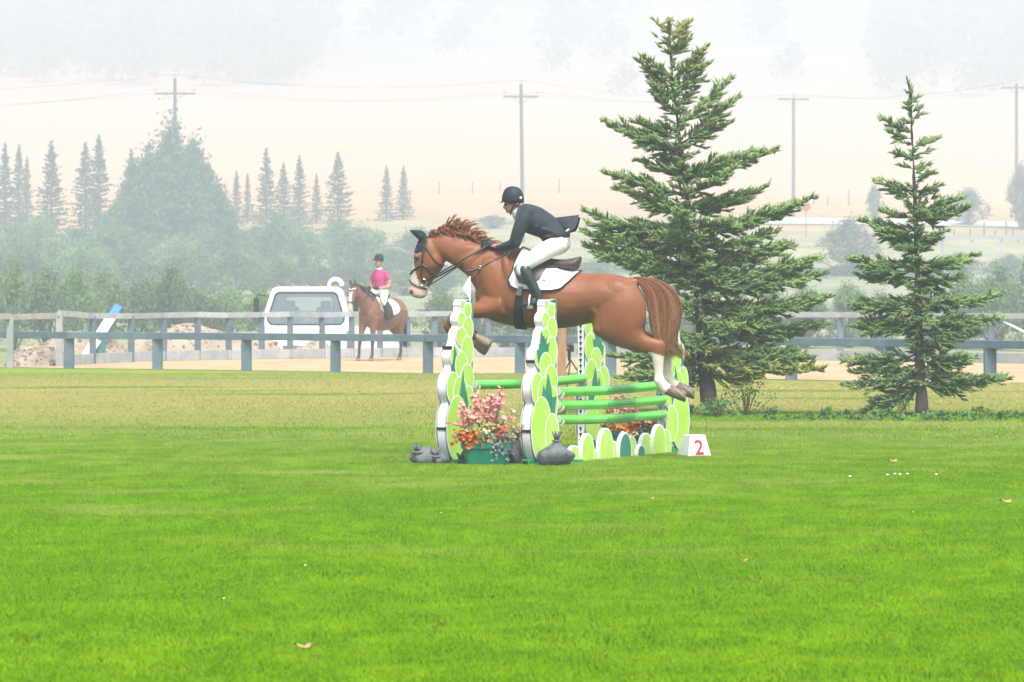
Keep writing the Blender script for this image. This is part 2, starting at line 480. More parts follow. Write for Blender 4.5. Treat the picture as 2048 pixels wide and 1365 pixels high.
# ================================================================ fences of the sand ring
f1 = thing('rail_fence', nearL[0], 'low grey rail fence with square posts between the lawn and the sand', 'fence')
for i, p in enumerate(nearL):
    b = MB(); b.box(p + Vector((0, 0, .335)), (.215, .215, .67 + .01)); b.build('post', GREYWOOD, f1, bevel=.008)
for i in range(0, len(nearL) - 1):
    p, q = nearL[i], nearL[i + 1]
    d = (q - p).normalized() * .004
    b = MB(); b.beam(p + d + Vector((0, -.02, .745)), q - d + Vector((0, -.02, .745)), .26, .15); b.build('rail', GREYWOOD, f1, bevel=.01)
f2 = thing('arena_fence', backL[0], 'taller weathered grey fence with a kickboard behind the sand ring', 'fence')
for i, p in enumerate(backL):
    h = 1.24 if i == 0 else 1.12
    b = MB(); b.box(p + Vector((0, .05, h / 2)), (.15, .15, h)); b.build('post', GREYWOOD if i else OLDWOOD, f2, bevel=.006)
for i in range(len(backL) - 1):
    p, q = backL[i], backL[i + 1]
    d = (q - p).normalized() * .004
    hz0 = 1.22 if i == 0 else 1.13 + .012 * math.sin(i * 2.1)
    b = MB(); b.beam(p + d + Vector((0, -.06, hz0)), q - d + Vector((0, -.06, 1.13 + .012 * math.sin((i + 1) * 2.1))), .05, .135); b.build('rail', OLDWOOD, f2, bevel=.006)
    b = MB(); b.beam(p + d + Vector((0, -.055, .13)), q - d + Vector((0, -.055, .13)), .04, .24); b.build('kickboard', OLDWOOD, f2, bevel=.005)
# the wing of that fence that leaves the frame on the left
f3 = thing('side_fence', G(118, 733), 'pale weathered fence rail running out of the left edge', 'fence')
wl = [G(118, 733) + Vector((-.1, -.1, 0)), G(20, 737), G(-90, 741)]
for p in wl[1:]:
    b = MB(); b.box(p + Vector((0, 0, .56)), (.15, .15, 1.12)); b.build('post', OLDWOOD, f3, bevel=.006)
PALEWOOD = mat('bleached_rail', (.42, .38, .33), (.30, .29, .27), rough=.85, scale=5, bump=.4)
for i in range(2):
    b = MB(); b.beam(wl[i] + Vector((0, -.04, 1.16)), wl[i + 1] + Vector((0, -.04, 1.14)), .08, .13); b.build('rail', PALEWOOD, f3, bevel=.006)

# ================================================================ dirt mounds and their rubble
DIRT = mat('dry_dirt', (.40, .33, .25), (.29, .23, .165), rough=.95, scale=1.6, bump=.9, bscale=9)
def mound(name, c, rx, ry, h, seed, label, nclod=300, skew=0.):
    r = np.random.default_rng(seed)
    ph = r.random((9, 3)) * 6.28; fr = r.uniform(1.2, 6, (9, 2)) / max(rx, ry) * 1.6
    def z(u, v):
        d = math.sqrt(u * u + v * v)
        b0 = max(0, 1 - d ** 2.6)
        n = sum(math.sin(fr[k, 0] * u * rx + ph[k, 0]) * math.cos(fr[k, 1] * v * ry + ph[k, 1]) for k in range(9)) / 9
        e = min(1, max(0, (1 - d) * 3))
        return h * (b0 ** .85 * (1 + skew * u) + .30 * n * e) - .03
    n = 60; V = []; Q = []
    for j in range(n + 1):
        for i in range(n + 1):
            u, v = i / n * 2.2 - 1.1, j / n * 2.2 - 1.1
            zz = z(u, v) + r.normal(0, .018) * (abs(u) < 1) * (abs(v) < 1) * (h > .5)
            V.append((u * rx, v * ry, zz))
    for j in range(n):
        for i in range(n): Q.append((j * (n + 1) + i, j * (n + 1) + i + 1, (j + 1) * (n + 1) + i + 1, (j + 1) * (n + 1) + i))
    c = Vector(c); c.z = ZG(c.x, c.y) + .012; h_g = c.z
    root = thing(name, c, label, 'dirt pile')
    link('soil', mesh_np('soil', V, None, Q, [DIRT], True), root)
    b = MB()
    for k in range(nclod):
        u, v = r.uniform(-.95, .95), r.uniform(-.95, .5)
        if u * u + v * v > .95: continue
        s = r.uniform(.02, .06) * (1 if r.random() < .9 else 1.8)
        b.col = tuple([r.uniform(.8, 1.5)] * 3)
        q = Quaternion(Vector(r.normal(size=3)).normalized(), r.uniform(0, 3)).to_matrix()
        b.box((u * rx, v * ry, z(u, v) + s * .2), (s * r.uniform(.8, 1.6), s, s * r.uniform(.5, .9)), q)
    o = b.build('clods', CLOD, root, bevel=0, col_attr=True, local=True); o['kind'] = 'stuff'
    return root
CLOD = mat('dirt_clods', (.34, .28, .21), (.26, .20, .14), rough=.95, scale=4, attr=True)
mound('dirt_mound', AT(75, 733, 86) * 1 - Vector((0, 0, AT(75, 733, 86).z)), .78, 1.2, .46, 3, 'small low dirt mound at the left beside the fence corner', 300)
mound('dirt_mound', Vector(((395 - 1024) * 103 / F, 103, 0)), 3.2, 2.4, 1.62, 4, 'long rubble-strewn dirt mound behind the arena fence', 900, .1)
mound('dirt_mound', Vector(((165 - 1024) * 99 / F, 99, 0)), 1.3, 1.5, .6, 5, 'low dirt mound behind the leaning white board', 300)
mound('dirt_mound', Vector(((630 - 1024) * 102.6 / F, 102.6, 0)), 1.3, 1.3, 1.2, 6, 'dirt mound in front of the white truck', 300)

# ================================================================ white truck facing the ring
TRUCKW = mat('white_truck_paint', (.80, .80, .80), (.72, .72, .71), rough=.3, spec=.5, scale=2)
GLASS = bpy.data.materials.new('windscreen_glass'); GLASS.use_nodes = True
g = GLASS.node_tree.nodes['Principled BSDF']; g.inputs['Base Color'].default_value = (.30, .37, .40, 1); g.inputs['Roughness'].default_value = .08
g.inputs['Alpha'].default_value = .38
INTERIOR = mat('cab_interior', (.17, .19, .20), (.22, .24, .25), rough=.8)
RUBBER = mat('tyre_rubber', (.02, .02, .02), rough=.9)
TD = 105.0
tx = (616 - 1024) * TD / F
TZ = -.9
tr = thing('truck', (tx, TD, 0), 'white truck with a wide windscreen parked behind the dirt mounds', 'truck')
def rrect(w0, w1, z0, z1, r, n=5):
    """rounded trapezoid: bottom width w0, top width w1"""
    P = []
    for (x, z, a) in ((w1 / 2, z1, 0), (-w1 / 2, z1, 90), (-w0 / 2, z0, 180), (w0 / 2, z0, 270)):
        sx_, sz_ = (1 if x > 0 else -1), (1 if z == z1 else -1)
        for k in range(n + 1):
            t = R(a + 90 * k / n)
            P.append((x - sx_ * r + r * math.cos(t), z - sz_ * r + r * math.sin(t)))
    return P
def zpx(py): return H - (py - HY) * TD / F
z_roof, z_wt, z_wb = zpx(574), zpx(586), zpx(649)
cw = 172 * TD / F
# cab shell: front frame with a windscreen opening, roof, sides, back with a rear window
def loop3(P, y): return [Vector((x, y, z)) for x, z in P]
outer = rrect(cw * 1.04, cw * .84, z_wb - .25, z_roof, .26, 8); inner = rrect(2.16, 1.80, z_wb, z_wt, .17, 8)
b = MB(); n = len(outer)
A = loop3(outer, -1.0); I = loop3(inner, -.99)
for p in A + I: p.y += -.22 * (z_roof - p.z) / 1.0 + .12        # raked screen
Bk = loop3(outer, .55)
b.add(A + I, [(k, (k + 1) % n, n + (k + 1) % n, n + k) for k in range(n)])
b.add(A + Bk, [(k, (k + 1) % n, n + (k + 1) % n, n + k) for k in range(n)])
back_in = rrect(1.35, 1.30, z_wb + .38, z_wt - .12, .08, 8); Bi = loop3(back_in, .55)
b.add(Bk + Bi, [(k, (k + 1) % n, n + (k + 1) % n, n + k) for k in range(n)])
tmat = Matrix.Translation(Vector((tx, TD, 0)))
def tbuild(b, name, m, parent, **k): return b.build(name, m, parent, local=True, **k)
cab = tbuild(b, 'cab', TRUCKW, tr, smooth=True, sharp=50)
md = cab.modifiers.new('thick', 'SOLIDIFY'); md.thickness = .04; md.offset = -1
b = MB(); b.add(I, [tuple(range(n))]); ws = tbuild(b, 'windscreen', GLASS, tr)
seal = MB(); seal.tube(I + [I[0]], .022, 6, cap=False); tbuild(seal, 'rubber_seal', BLACK, ws)
b = MB(); b.add(Bi, [tuple(range(n))]); tbuild(b, 'rear_window', GLASS, tr)
for sx_ in (-.52, .5):
    b = MB(); b.box((sx_, .1, z_wb + .0), (.52, .16, 1.0)); b.box((sx_, .1, z_wb + .56), (.3, .12, .22)); tbuild(b, 'seat', INTERIOR, tr, bevel=.05)
b = MB(); b.box((0, -.75, z_wb - .06), (2.0, .45, .12)); b.torus((.48, -.5, z_wb + .1), .2, .018, (0, -.75, .6)); tbuild(b, 'dashboard', INTERIOR, tr, bevel=0)
b = MB()
hood = [(-1.0, z_wb - .04), (1.0, z_wb - .04), (1.2, z_wb - .32), (1.2, TZ + .55), (-1.2, TZ + .55), (-1.2, z_wb - .32)]
b.prism(hood, (0, -2.3, 0), (1, 0, 0), (0, 0, 1), (0, 1.35, 0))
tbuild(b, 'bonnet', TRUCKW, tr, bevel=.09, smooth=True, sharp=60)
b = MB()
for k in range(6): b.box((0, -2.315, TZ + .72 + k * .075), (1.15, .03, .028))
tbuild(b, 'grille', BLACK, tr)
b = MB(); b.box((0, -2.42, TZ + .5), (2.4, .16, .26)); tbuild(b, 'bumper', STEEL, tr, bevel=.03)
for s in (-1, 1):
    b = MB(); b.lathe((s * .86, -2.31, TZ + .9), [(.0, .04), (.1, .03), (.12, 0)], 16, (0, -1, 0)); tbuild(b, 'headlight', GLASS, tr)
    w = MB(); w.lathe((s * .98, -1.7, TZ + .46), [(.2, -.14), (.44, -.14), (.46, -.1), (.46, .1), (.44, .14), (.2, .14)], 24, (1, 0, 0)); wo = tbuild(w, 'wheel', RUBBER, tr, smooth=True, sharp=40)
    w = MB(); w.lathe((s * 1.0, -1.7, TZ + .46), [(.0, -.1), (.22, -.15), (.23, .15), (.0, .1)], 18, (1, 0, 0)); tbuild(w, 'rim', STEEL, wo)
    w = MB(); w.lathe((s * .98, 2.6, TZ + .46), [(.2, -.14), (.44, -.14), (.46, -.1), (.46, .1), (.44, .14), (.2, .14)], 24, (1, 0, 0)); tbuild(w, 'wheel', RUBBER, tr)
    b = MB(); xx = s * (cw / 2 + .18)
    b.tube([(s * cw * .47, -.85, zpx(592)), (xx - s * .02, -.95, zpx(590)), (xx, -.95, zpx(596)), (xx, -.95, zpx(628)), (s * cw * .49, -.85, zpx(638))], .018, 6)
    mo = tbuild(b, 'mirror_arm', BLACK, tr)
    b = MB(); b.box((xx, -.97, zpx(611)), (.15, .1, .43)); tbuild(b, 'mirror', BLACK, mo, bevel=.03)
for x0 in (-.6, .25):
    b = MB(); b.beam((x0, -1.06, z_wb + .05), (x0 + .55, -.98, z_wb + .14), .02, .03); tbuild(b, 'wiper', BLACK, tr)
AMBER = mat('amber_lens', (.75, .28, .05), rough=.3)
for k in range(5):
    b = MB(); b.ellipsoid((-.8 + k * .4, -.86, z_roof + .02), (.045, .05, .028), 10, 6); tbuild(b, 'roof_light', AMBER, tr)
b = MB(); b.tube([((672 - 1024) * TD / F - tx + .19 * math.cos(a), -.3, z_roof + .02 + .2 * math.sin(a)) for a in np.linspace(0, math.pi * 1.15, 14)], [.07 - .03 * k / 13 for k in range(14)], 10)
tbuild(b, 'air_scoop', TRUCKW, tr, smooth=True)
b = MB(); b.tube([(.62, .3, z_roof - .1), (.70, .3, z_roof + .95)], .012, 5); tbuild(b, 'aerial', STEEL, tr)
b = MB(); b.box((.35, 2.6, TZ + 1.2), (2.5, 3.6, .28)); b.box((1.55, 2.6, TZ + 1.6), (.06, 3.6, .5)); b.box((-.85, 2.6, TZ + 1.6), (.06, 3.6, .5)); tbuild(b, 'truck_bed', TRUCKW, tr, bevel=.02)

# low pale trailer half hidden by the grey-legged horse
tl = thing('trailer', ((762 - 1024) * 104 / F, 104, -.9), 'low pale trailer seen between the legs of the walking horse', 'trailer')
CREAM = mat('cream_panel', (.70, .67, .60), (.58, .55, .50), rough=.6, scale=2)
b = MB(); b.box((0, 0, 1.18), (1.5, 2.2, .9)); tbuild(b, 'body', CREAM, tl, bevel=.04)
for k in range(5):
    b = MB(); b.box((-.6 + k * .3, -1.12, 1.18), (.05, .04, .9)); tbuild(b, 'rib', WHITE, tl)
for s in (-.5, .5):
    w = MB(); w.lathe((s, -1.0, .3), [(.05, -.1), (.28, -.1), (.3, -.06), (.3, .06), (.28, .1), (.05, .1)], 18, (0, 1, 0)); tbuild(w, 'wheel', RUBBER, tl)

# leaning white board with a blue cap, left
BLUE = mat('blue_cap', (.05, .22, .62), (.04, .17, .5), rough=.5)
p0, p1, p2 = AT(172, 713, 97.2), AT(224, 632, 98.2), AT(238, 612, 98.5)
lb = thing('leaning_board', p0, 'white board with a blue end leaning on the arena fence', 'board')
b = MB(); b.beam(p0, p1, .26, .05, (0, -1, .2)); b.build('board', WHITE, lb, bevel=.008)
b = MB(); b.beam(p1 + (p1 - p0).normalized() * .004, p2, .23, .09, (0, -1, .2)); b.build('blue_end', BLUE, lb, bevel=.03)
# dark green panel behind it
b = MB(); b.box(AT(203, 694, 97.6), (.2, .05, .52)); tag(b.build('green_panel', mat('green_panel_paint', (.06, .20, .19), rough=.6)), 'small dark green panel standing behind the leaning board', 'panel')
# fallen pale rail behind the right end of the ring
b = MB(); b.tube([AT(2008, 645, 101), AT(2030, 655, 100.5), AT(2075, 678, 100)], [.03, .036, .03], 8)
tag(b.build('fallen_rail', WHITE, smooth=True), 'white rail leaning askew at the right edge behind the fence', 'rail')

# ================================================================ utility poles and wires
PW = mat('pole_wood', (.15, .14, .14), (.12, .11, .115), rough=.85, scale=2, streak=(5, 5, .6))
INS = mat('insulator_porcelain', (.30, .28, .27), rough=.3)
def upole(px, pt, d, arm_py, armw, label, twin=True, tilt=0.):
    top = AT(px, pt, d); x = top.x
    g_ = ZG(x, d)
    root = thing('utility_pole', (x, d, g_), label, 'utility pole', 'utility poles along the field')
    hgt = top.z - g_
    b = MB(); b.tube([(tilt * hgt, 0, -.3), (tilt * hgt * .5, 0, hgt * .5), (0, 0, hgt)], [.23, .20, .165], 10); b.build('pole', PW, root, local=True, smooth=True, sharp=60)
    az = AT(px, arm_py, d).z - g_
    b = MB(); b.box((0, -.16, az), (armw, .12, .2)); arm = b.build('crossarm', PW, root, local=True)
    for s in (-1, 1):
        b = MB(); b.beam((s * armw * .26, -.23, az - .07), (s * .02, -.23, az - .75), .05, .07, (0, 1, 0)); b.build('brace', PW, root, local=True)
    ends = []
    for x0 in (-armw / 2 + .12, armw / 2 - .12, 0):
        z0 = hgt if x0 == 0 else az + .07
        for k in ((-.1, .1) if twin else (0,)):
            b = MB(); X = x0 + k
            b.lathe((X, -.16 if x0 else 0, z0), [(.012, 0), (.012, .26), (.07, .27), (.085, .31), (.05, .36), (.07, .40), (.02, .44)], 8)
            b.build('insulator', INS, root, local=True)
        ends.append(Vector((x + x0, d - (.16 if x0 else 0), g_ + z0 + .42)))
    return root, ends
P1, e1 = upole(350, 157, 390, 188, 4.3, 'nearest wooden utility pole rising out of the leafy tree on the left')
b = MB(); b.tube([(-.45, -.1, 10.0), (-.3, -.1, 10.25), (-.22, -.1, 9.9), (-.3, -.1, 9.5)], .03, 5); b.box((-.2, -.1, 9.7), (.1, .1, .5)); b.build('cutout_switch', INS, P1, local=True)
P2, e2 = upole(1042, 168, 390, 194, 3.7, 'tall utility pole standing straight above the rider in black', tilt=.012)
P3, e3 = upole(1587, 196, 440, 199, 3.7, 'pale utility pole between the two spruces', twin=False)
P4, e4 = upole(2033, 168, 450, 176, 3.7, 'utility pole at the right edge of the field', twin=False)
WIRE = mat('wire', (.05, .05, .05), rough=.6)
left = [Vector((-60 + k * .8, 300, H - (py - HY) * 300 / F)) for k, py in enumerate((240, 222, 190))]
def wires(A, B, sag, label):
    root = thing('power_line', A[0], label, 'wires', 'overhead wires')
    for p, q in zip(A, B):
        b = MB(); b.tube([p.lerp(q, t) - Vector((0, 0, 4 * sag * t * (1 - t))) for t in np.linspace(0, 1, 25)], .012, 4); b.build('wire', WIRE, root)
wires(e1, left, .5, 'thin wires running left from the nearest pole')
wires(e1, e2, 1.1, 'thin wires between the nearest pole and the one above the rider')
wires(e2, e3, 1.0, 'thin wires crossing behind the big spruce')
wires(e3, e4, 1.0, 'thin wires at the right behind the small spruce')

# ================================================================ far right: octagonal sign, guard rail, fence posts
x, y = (1612 - 1024) * 400 / F, 400
sg = thing('road_sign', (x, y, ZG(x, y)), 'faint red octagonal road sign beside the gravel road', 'sign')
b = MB(); b.tube([(0, 0, 0), (0, 0, 3.6)], .05, 6); b.build('sign_post', PW, sg, local=True)
RED = mat('sign_red', (.55, .05, .04), rough=.5)
b = MB(); b.prism([(0.5 * math.cos(R(22.5 + 45 * k)), 0.5 * math.sin(R(22.5 + 45 * k))) for k in range(8)], (0, -.08, 3.3), (1, 0, 0), (0, 0, 1), (0, -.01, 0)); b.build('sign_face', RED, sg, local=True)
gr = thing('guard_rail', (45, 370, 4), 'long grey guard rail beside the road at the right', 'guard rail')
b = MB()
pr = [AT(px, 476 - .01 * (px - 1880), 370) for px in (1875, 1960, 2050, 2160)]
for p, q in zip(pr, pr[1:]): b.beam(p, q, .1, .42)
b.build('rail', OLDWOOD, gr)
for px in (1885, 1945, 2003, 2060, 2120):
    p = AT(px, 478, 370.2); b = MB(); b.box((p.x, p.y, p.z - .9), (.3, .2, 2.0)); b.build('post', OLDWOOD, gr)
for k, (px, d, h) in enumerate([(1885, 405, 1.2), (1908, 405, .9), (1940, 405, 1.0), (1968, 405, 1.8), (1990, 405, .9), (2012, 405, 1.9), (2026, 405, 1.2), (1628, 470, 1.5), (1655, 470, 1.1), (1697, 470, 2.0), (945, 520, 1.6), (1000, 520, 1.6), (878, 520, 1.7), (1118, 520, 2.0)]):
    x = (px - 1024) * d / F; b = MB(); b.tube([(0, 0, -.2), (.02, 0, h)], [.1, .09], 7); o = b.build('fence_post', PW); o.location = (x, d, ZG(x, d))
    tag(o, 'faint thin fence post standing far off in the smoky meadow', 'fence post', 'far fence posts in the meadow')
# ================================================================ trees
BARK = mat('spruce_bark', (.085, .06, .05), (.05, .036, .03), rough=.95, scale=9, bump=.9, bscale=18, streak=(1, 1, .35))
NEEDLE = mat('spruce_needles', (.18, .245, .065), (.105, .165, .06), rough=.6, scale=14, attr=True, spec=.25)
FARNEEDLE = mat('far_spruce_needles', (.06, .10, .055), (.045, .08, .05), rough=.7, scale=2, rnd=.2)
def unit(a): return a / np.maximum(1e-9, np.linalg.norm(a, axis=-1, keepdims=True))
def fingers_mesh(P0, P1, Rd, C, needles=10, seed=0, nl=.022, sides=5):
    """needle-covered shoots: tapered fingers, with needles standing out of them"""
    r = np.random.default_rng(seed)
    P0, P1, Rd, C = [np.asarray(a, dtype=np.float32) for a in (P0, P1, Rd, C)]
    n = len(P0)
    d = P1 - P0; L = np.linalg.norm(d, axis=1, keepdims=True); d = unit(d)
    ref = np.where(np.abs(d[:, 2:3]) < .9, np.array([[0, 0, 1.]]), np.array([[1., 0, 0]]))
    x = unit(np.cross(d, ref)); y = np.cross(d, x)
    ang = np.arange(sides) * 2 * np.pi / sides
    V = np.zeros((n, 2 * sides + 1, 3), np.float32)
    for k, (t, s) in enumerate(((0, .75), (.55, 1.0))):
        for j in range(sides):
            V[:, k * sides + j] = P0 + d * L * t + (x * np.cos(ang[j]) + y * np.sin(ang[j])) * Rd[:, None] * s
    V[:, 2 * sides] = P1
    base = (np.arange(n) * (2 * sides + 1))[:, None]
    Q = np.concatenate([base + np.array([[j, (j + 1) % sides, sides + (j + 1) % sides, sides + j]]) for j in range(sides)])
    T = np.concatenate([base + np.array([[sides + j, sides + (j + 1) % sides, 2 * sides]]) for j in range(sides)])
    VV = V.reshape(-1, 3); CC = np.repeat(C, 2 * sides + 1, axis=0)
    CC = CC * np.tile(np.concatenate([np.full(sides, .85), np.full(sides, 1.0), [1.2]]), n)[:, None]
    if needles:
        m = n * needles
        i = np.repeat(np.arange(n), needles)
        t = r.random((m, 1)); a = r.random((m, 1)) * 2 * np.pi
        rad = x[i] * np.cos(a) + y[i] * np.sin(a)
        p = P0[i] + d[i] * L[i] * t + rad * Rd[i][:, None] * .6
        out = unit(rad + d[i] * .9)
        side = unit(np.cross(out, d[i])) * .0035
        NV = np.stack([p - side, p + side, p + out * (nl * (.7 + .6 * r.random((m, 1))) + Rd[i][:, None] * .4)], 1).reshape(-1, 3)
        b0 = len(VV)
        T = np.concatenate([T, b0 + np.arange(m * 3).reshape(-1, 3)])
        VV = np.concatenate([VV, NV]); CC = np.concatenate([CC, np.repeat(C[i], 3, axis=0)])
    return VV, T, Q, CC

def spruce_shoots(trunk, branches, seed, step=.055, rad=.0155, tw=.42, side_step=.075, tints=None):
    """trunk: fn(z)->point; branches: list of (p0, tip, sag, tint)"""
    r = np.random.default_rng(seed)
    P0, P1, RR, CC, wood = [], [], [], [], []
    def fin(a, b, s, c): P0.append(a); P1.append(b); RR.append(s); CC.append(c)
    for (b0, tip, sag, tint) in branches:
        b0, tip = np.array(b0), np.array(tip)
        ax = tip - b0; Lb = np.linalg.norm(ax)
        if Lb < .05: continue
        up = np.array([0, 0, 1.]); ph = r.random() * 6.28; wv = unit(np.cross(ax, up) + 1e-6)
        def pt(t): return b0 + ax * t - up * (sag * Lb * 4 * t * (1 - t) * (.6 + .8 * (1 - t))) + wv * (Lb * .05 * math.sin(t * 5.0 + ph))
        wood.append(([pt(t) for t in np.linspace(0, .97, 6)], max(.006, .016 * Lb ** .8)))
        n = max(3, int(Lb / (step if Lb > .3 else step * 1.5)))
        for k in range(n):
            t = .10 + .9 * (k + r.random() * .6) / n
            if t > 1: t = 1
            p = pt(t); dirv = unit(pt(min(1, t + .05)) - pt(max(0, t - .05)))
            s_ = unit(np.cross(dirv, up)) if abs(dirv[2]) < .95 else np.array([1., 0, 0])
            upv = np.cross(s_, dirv)
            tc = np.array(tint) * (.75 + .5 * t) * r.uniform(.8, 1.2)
            for sd in (-1, 1):
                l = min((.5 * Lb * (1 - t) + .055) * tw / .42, .36) * r.uniform(.6, 1.1)
                l = min(l, .55 * Lb + .02)
                dv = unit(dirv * r.uniform(.9, 1.2) + s_ * sd * r.uniform(.45, .85) + upv * r.normal(.10, .34))
                e = p + dv * l - up * .10 * l
                fin(p, e, rad * r.uniform(.85, 1.15), tc * r.uniform(.85, 1.15))
                m = int(l / side_step) if Lb > .3 else 0
                for q in range(m):
                    u = (q + .7) / (m + .5); pp = p + (e - p) * u
                    for s2 in (-1, 1):
                        if r.random() < .12: continue
                        ll = min(l * (1 - u) * .6 + .065, .18) * r.uniform(.7, 1.25)
                        s3 = unit(np.cross(dv, up) + 1e-6)
                        d2 = unit(dv * 1.0 + s3 * s2 * r.uniform(.35, .75) + up * r.normal(.18, .28))
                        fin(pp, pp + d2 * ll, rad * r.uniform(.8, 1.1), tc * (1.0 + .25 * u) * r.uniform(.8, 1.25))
            if r.random() < .5:
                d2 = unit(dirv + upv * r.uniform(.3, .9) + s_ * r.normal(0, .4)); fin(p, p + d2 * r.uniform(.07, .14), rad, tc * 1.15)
        e = pt(1.0); dv = unit(pt(1) - pt(.9))
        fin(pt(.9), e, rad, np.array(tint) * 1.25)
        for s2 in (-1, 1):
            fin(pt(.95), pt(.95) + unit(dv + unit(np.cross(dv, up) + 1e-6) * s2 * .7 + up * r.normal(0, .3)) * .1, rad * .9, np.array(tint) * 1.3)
    return P0, P1, RR, CC, wood

def near_spruce(name, d, trunk_px, tips, profL, profR, top_py, bot_py, label, seed, whorl=.105, tints=None):
    base = G(*trunk_px[0]); d = base.y
    pys = [p[1] for p in trunk_px][::-1]; pxs = [p[0] for p in trunk_px][::-1]
    sc_ = d / F
    def tr_(py): return AT(float(np.interp(py, pys, pxs)), py, d)
    kk = lambda py: float(np.interp(py, [40, 200, 250, 400, 550, 760], [1.0, .72, .36, .24, .06, -.12]))
    r = np.random.default_rng(seed)
    br = []
    tint0 = (1., 1., 1.)
    for (px, py) in tips:
        tx_ = float(np.interp(py, pys, pxs)); bpy_ = min(bot_py, py + kk(py) * abs(px - tx_))
        tint = tint0
        if tints: tint = tints(px, py)
        br.append((tr_(bpy_), AT(px, py, d + r.normal(0, .12)), .07 if py > 350 else .02, tint))
    py = top_py; a = 0.
    dens = whorl
    while py < bot_py:
        for kind in ((0, 1, 1, 1, 1) if r.random() < .85 else (1, 1, 1)):
            a += 2.4 + r.normal(0, .3)
            cx, sy = math.cos(a), math.sin(a)
            eR = float(np.interp(py, [p[0] for p in profR], [p[1] for p in profR])); eL = float(np.interp(py, [p[0] for p in profL], [p[1] for p in profL]))
            side = eR if cx > 0 else eL
            ext = (abs(cx) * side + abs(sy) * (eR + eL) / 2) / (abs(cx) + abs(sy)) * (r.uniform(.45, .9) if kind == 0 else r.uniform(.10, .32))
            e = ext * sc_
            b0 = tr_(py + r.uniform(-4, 4)); rise = (kk(py) + r.normal(.04, .14)) * e
            tip = b0 + Vector((cx * e, sy * e, rise))
            q = PXS(tip)
            br.append((b0, tip, .06, tints(q[0], q[1]) if tints else tint0))
        py += dens * F / d * r.uniform(.6, 1.4)
    root = thing(name, base, label, 'spruce tree')
    # trunk
    b = MB(); h_ = [tr_(y_) for y_ in np.linspace(trunk_px[0][1] + 3, trunk_px[-1][1] + 4, 26)]
    r0 = (17.5 if trunk_px[0][0] < 1500 else 12.5) * sc_
    rr_ = [max(.007, r0 * (1 - i / 25.5) ** 1.55 * (1.3 if i == 0 else 1.05)) for i in range(26)]
    b.tube(h_, rr_, 12)
    for v in b.v:
        v += Vector((r.normal(0, .006), r.normal(0, .006), 0))
    b.build('trunk', BARK, root, smooth=True)
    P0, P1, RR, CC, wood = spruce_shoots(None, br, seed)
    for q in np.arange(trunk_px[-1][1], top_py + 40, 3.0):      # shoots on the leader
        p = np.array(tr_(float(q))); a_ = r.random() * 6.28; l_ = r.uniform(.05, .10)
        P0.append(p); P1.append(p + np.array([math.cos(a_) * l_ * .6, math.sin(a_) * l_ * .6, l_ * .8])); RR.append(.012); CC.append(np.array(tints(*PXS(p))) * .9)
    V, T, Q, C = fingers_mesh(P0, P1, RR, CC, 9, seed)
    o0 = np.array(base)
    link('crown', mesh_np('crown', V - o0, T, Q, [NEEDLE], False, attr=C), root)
    b = MB()
    for pts, rd in wood: b.tube(pts, [rd * (1 - .75 * i / 5) for i in range(6)], 5)
    b.build('branches', BARK, root, smooth=True)
    return root

def tint_a(px, py):
    if py > 690 and px > 1395: 
        s = random.random()
        return (1.4, 1.15, .7) if s < .3 else (.95, .95, .9)
    if py < 70: return (1.5, 1.05, .85)
    if py < 110: return (1.25, 1.05, .85)
    return (1., 1., 1.)
tipsA = [(1308, 40), (1326, 48), (1340, 40), (1372, 46), (1382, 42), (1311, 70), (1364, 80), (1320, 92), (1417, 90), (1420, 126), (1383, 74), (1272, 118), (1288, 112), (1300, 165), (1467, 153), (1482, 192), (1462, 244), (1395, 178), (1304, 188), (1202, 240), (1262, 240), (1240, 262), (1557, 297), (1510, 300), (1455, 330), (1207, 345), (1226, 372), (1270, 320), (1272, 398), (1635, 391), (1536, 372), (1600, 405), (1163, 420), (1172, 445), (1262, 440), (1560, 460), (1575, 485), (1160, 462), (1165, 490), (1190, 508), (1230, 522), (1300, 540), (1328, 560), (1592, 490), (1622, 530), (1640, 515), (1657, 545), (1600, 560), (1668, 592), (1650, 600), (1570, 610), (1660, 648), (1604, 665), (1560, 640), (1215, 712), (1232, 755), (1260, 738), (1300, 720), (1600, 700), (1650, 738), (1630, 715), (1520, 756), (1560, 730), (1545, 712), (1480, 715), (1382, 775), (1440, 745), (1250, 690), (1330, 700)]
profLA = [(40, 8), (120, 24), (200, 34), (240, 55), (300, 65), (345, 90), (420, 135), (470, 165), (560, 165), (700, 170), (760, 150)]
profRA = [(40, 8), (100, 24), (160, 34), (200, 45), (300, 90), (392, 140), (460, 155), (540, 195), (600, 210), (700, 185), (760, 175)]
near_spruce('spruce_tree', 50, [(1421, 838), (1408, 720), (1396, 560), (1377, 420), (1362, 300), (1350, 200), (1342, 120), (1338, 40)], tipsA, profLA, profRA, 70, 745,
            'tall broad spruce with a reddish top standing behind the jumping horse', 21, tints=tint_a)
def tint_b(px, py): return (.95, .98, 1.05) if py < 400 else (.92, .97, .95)
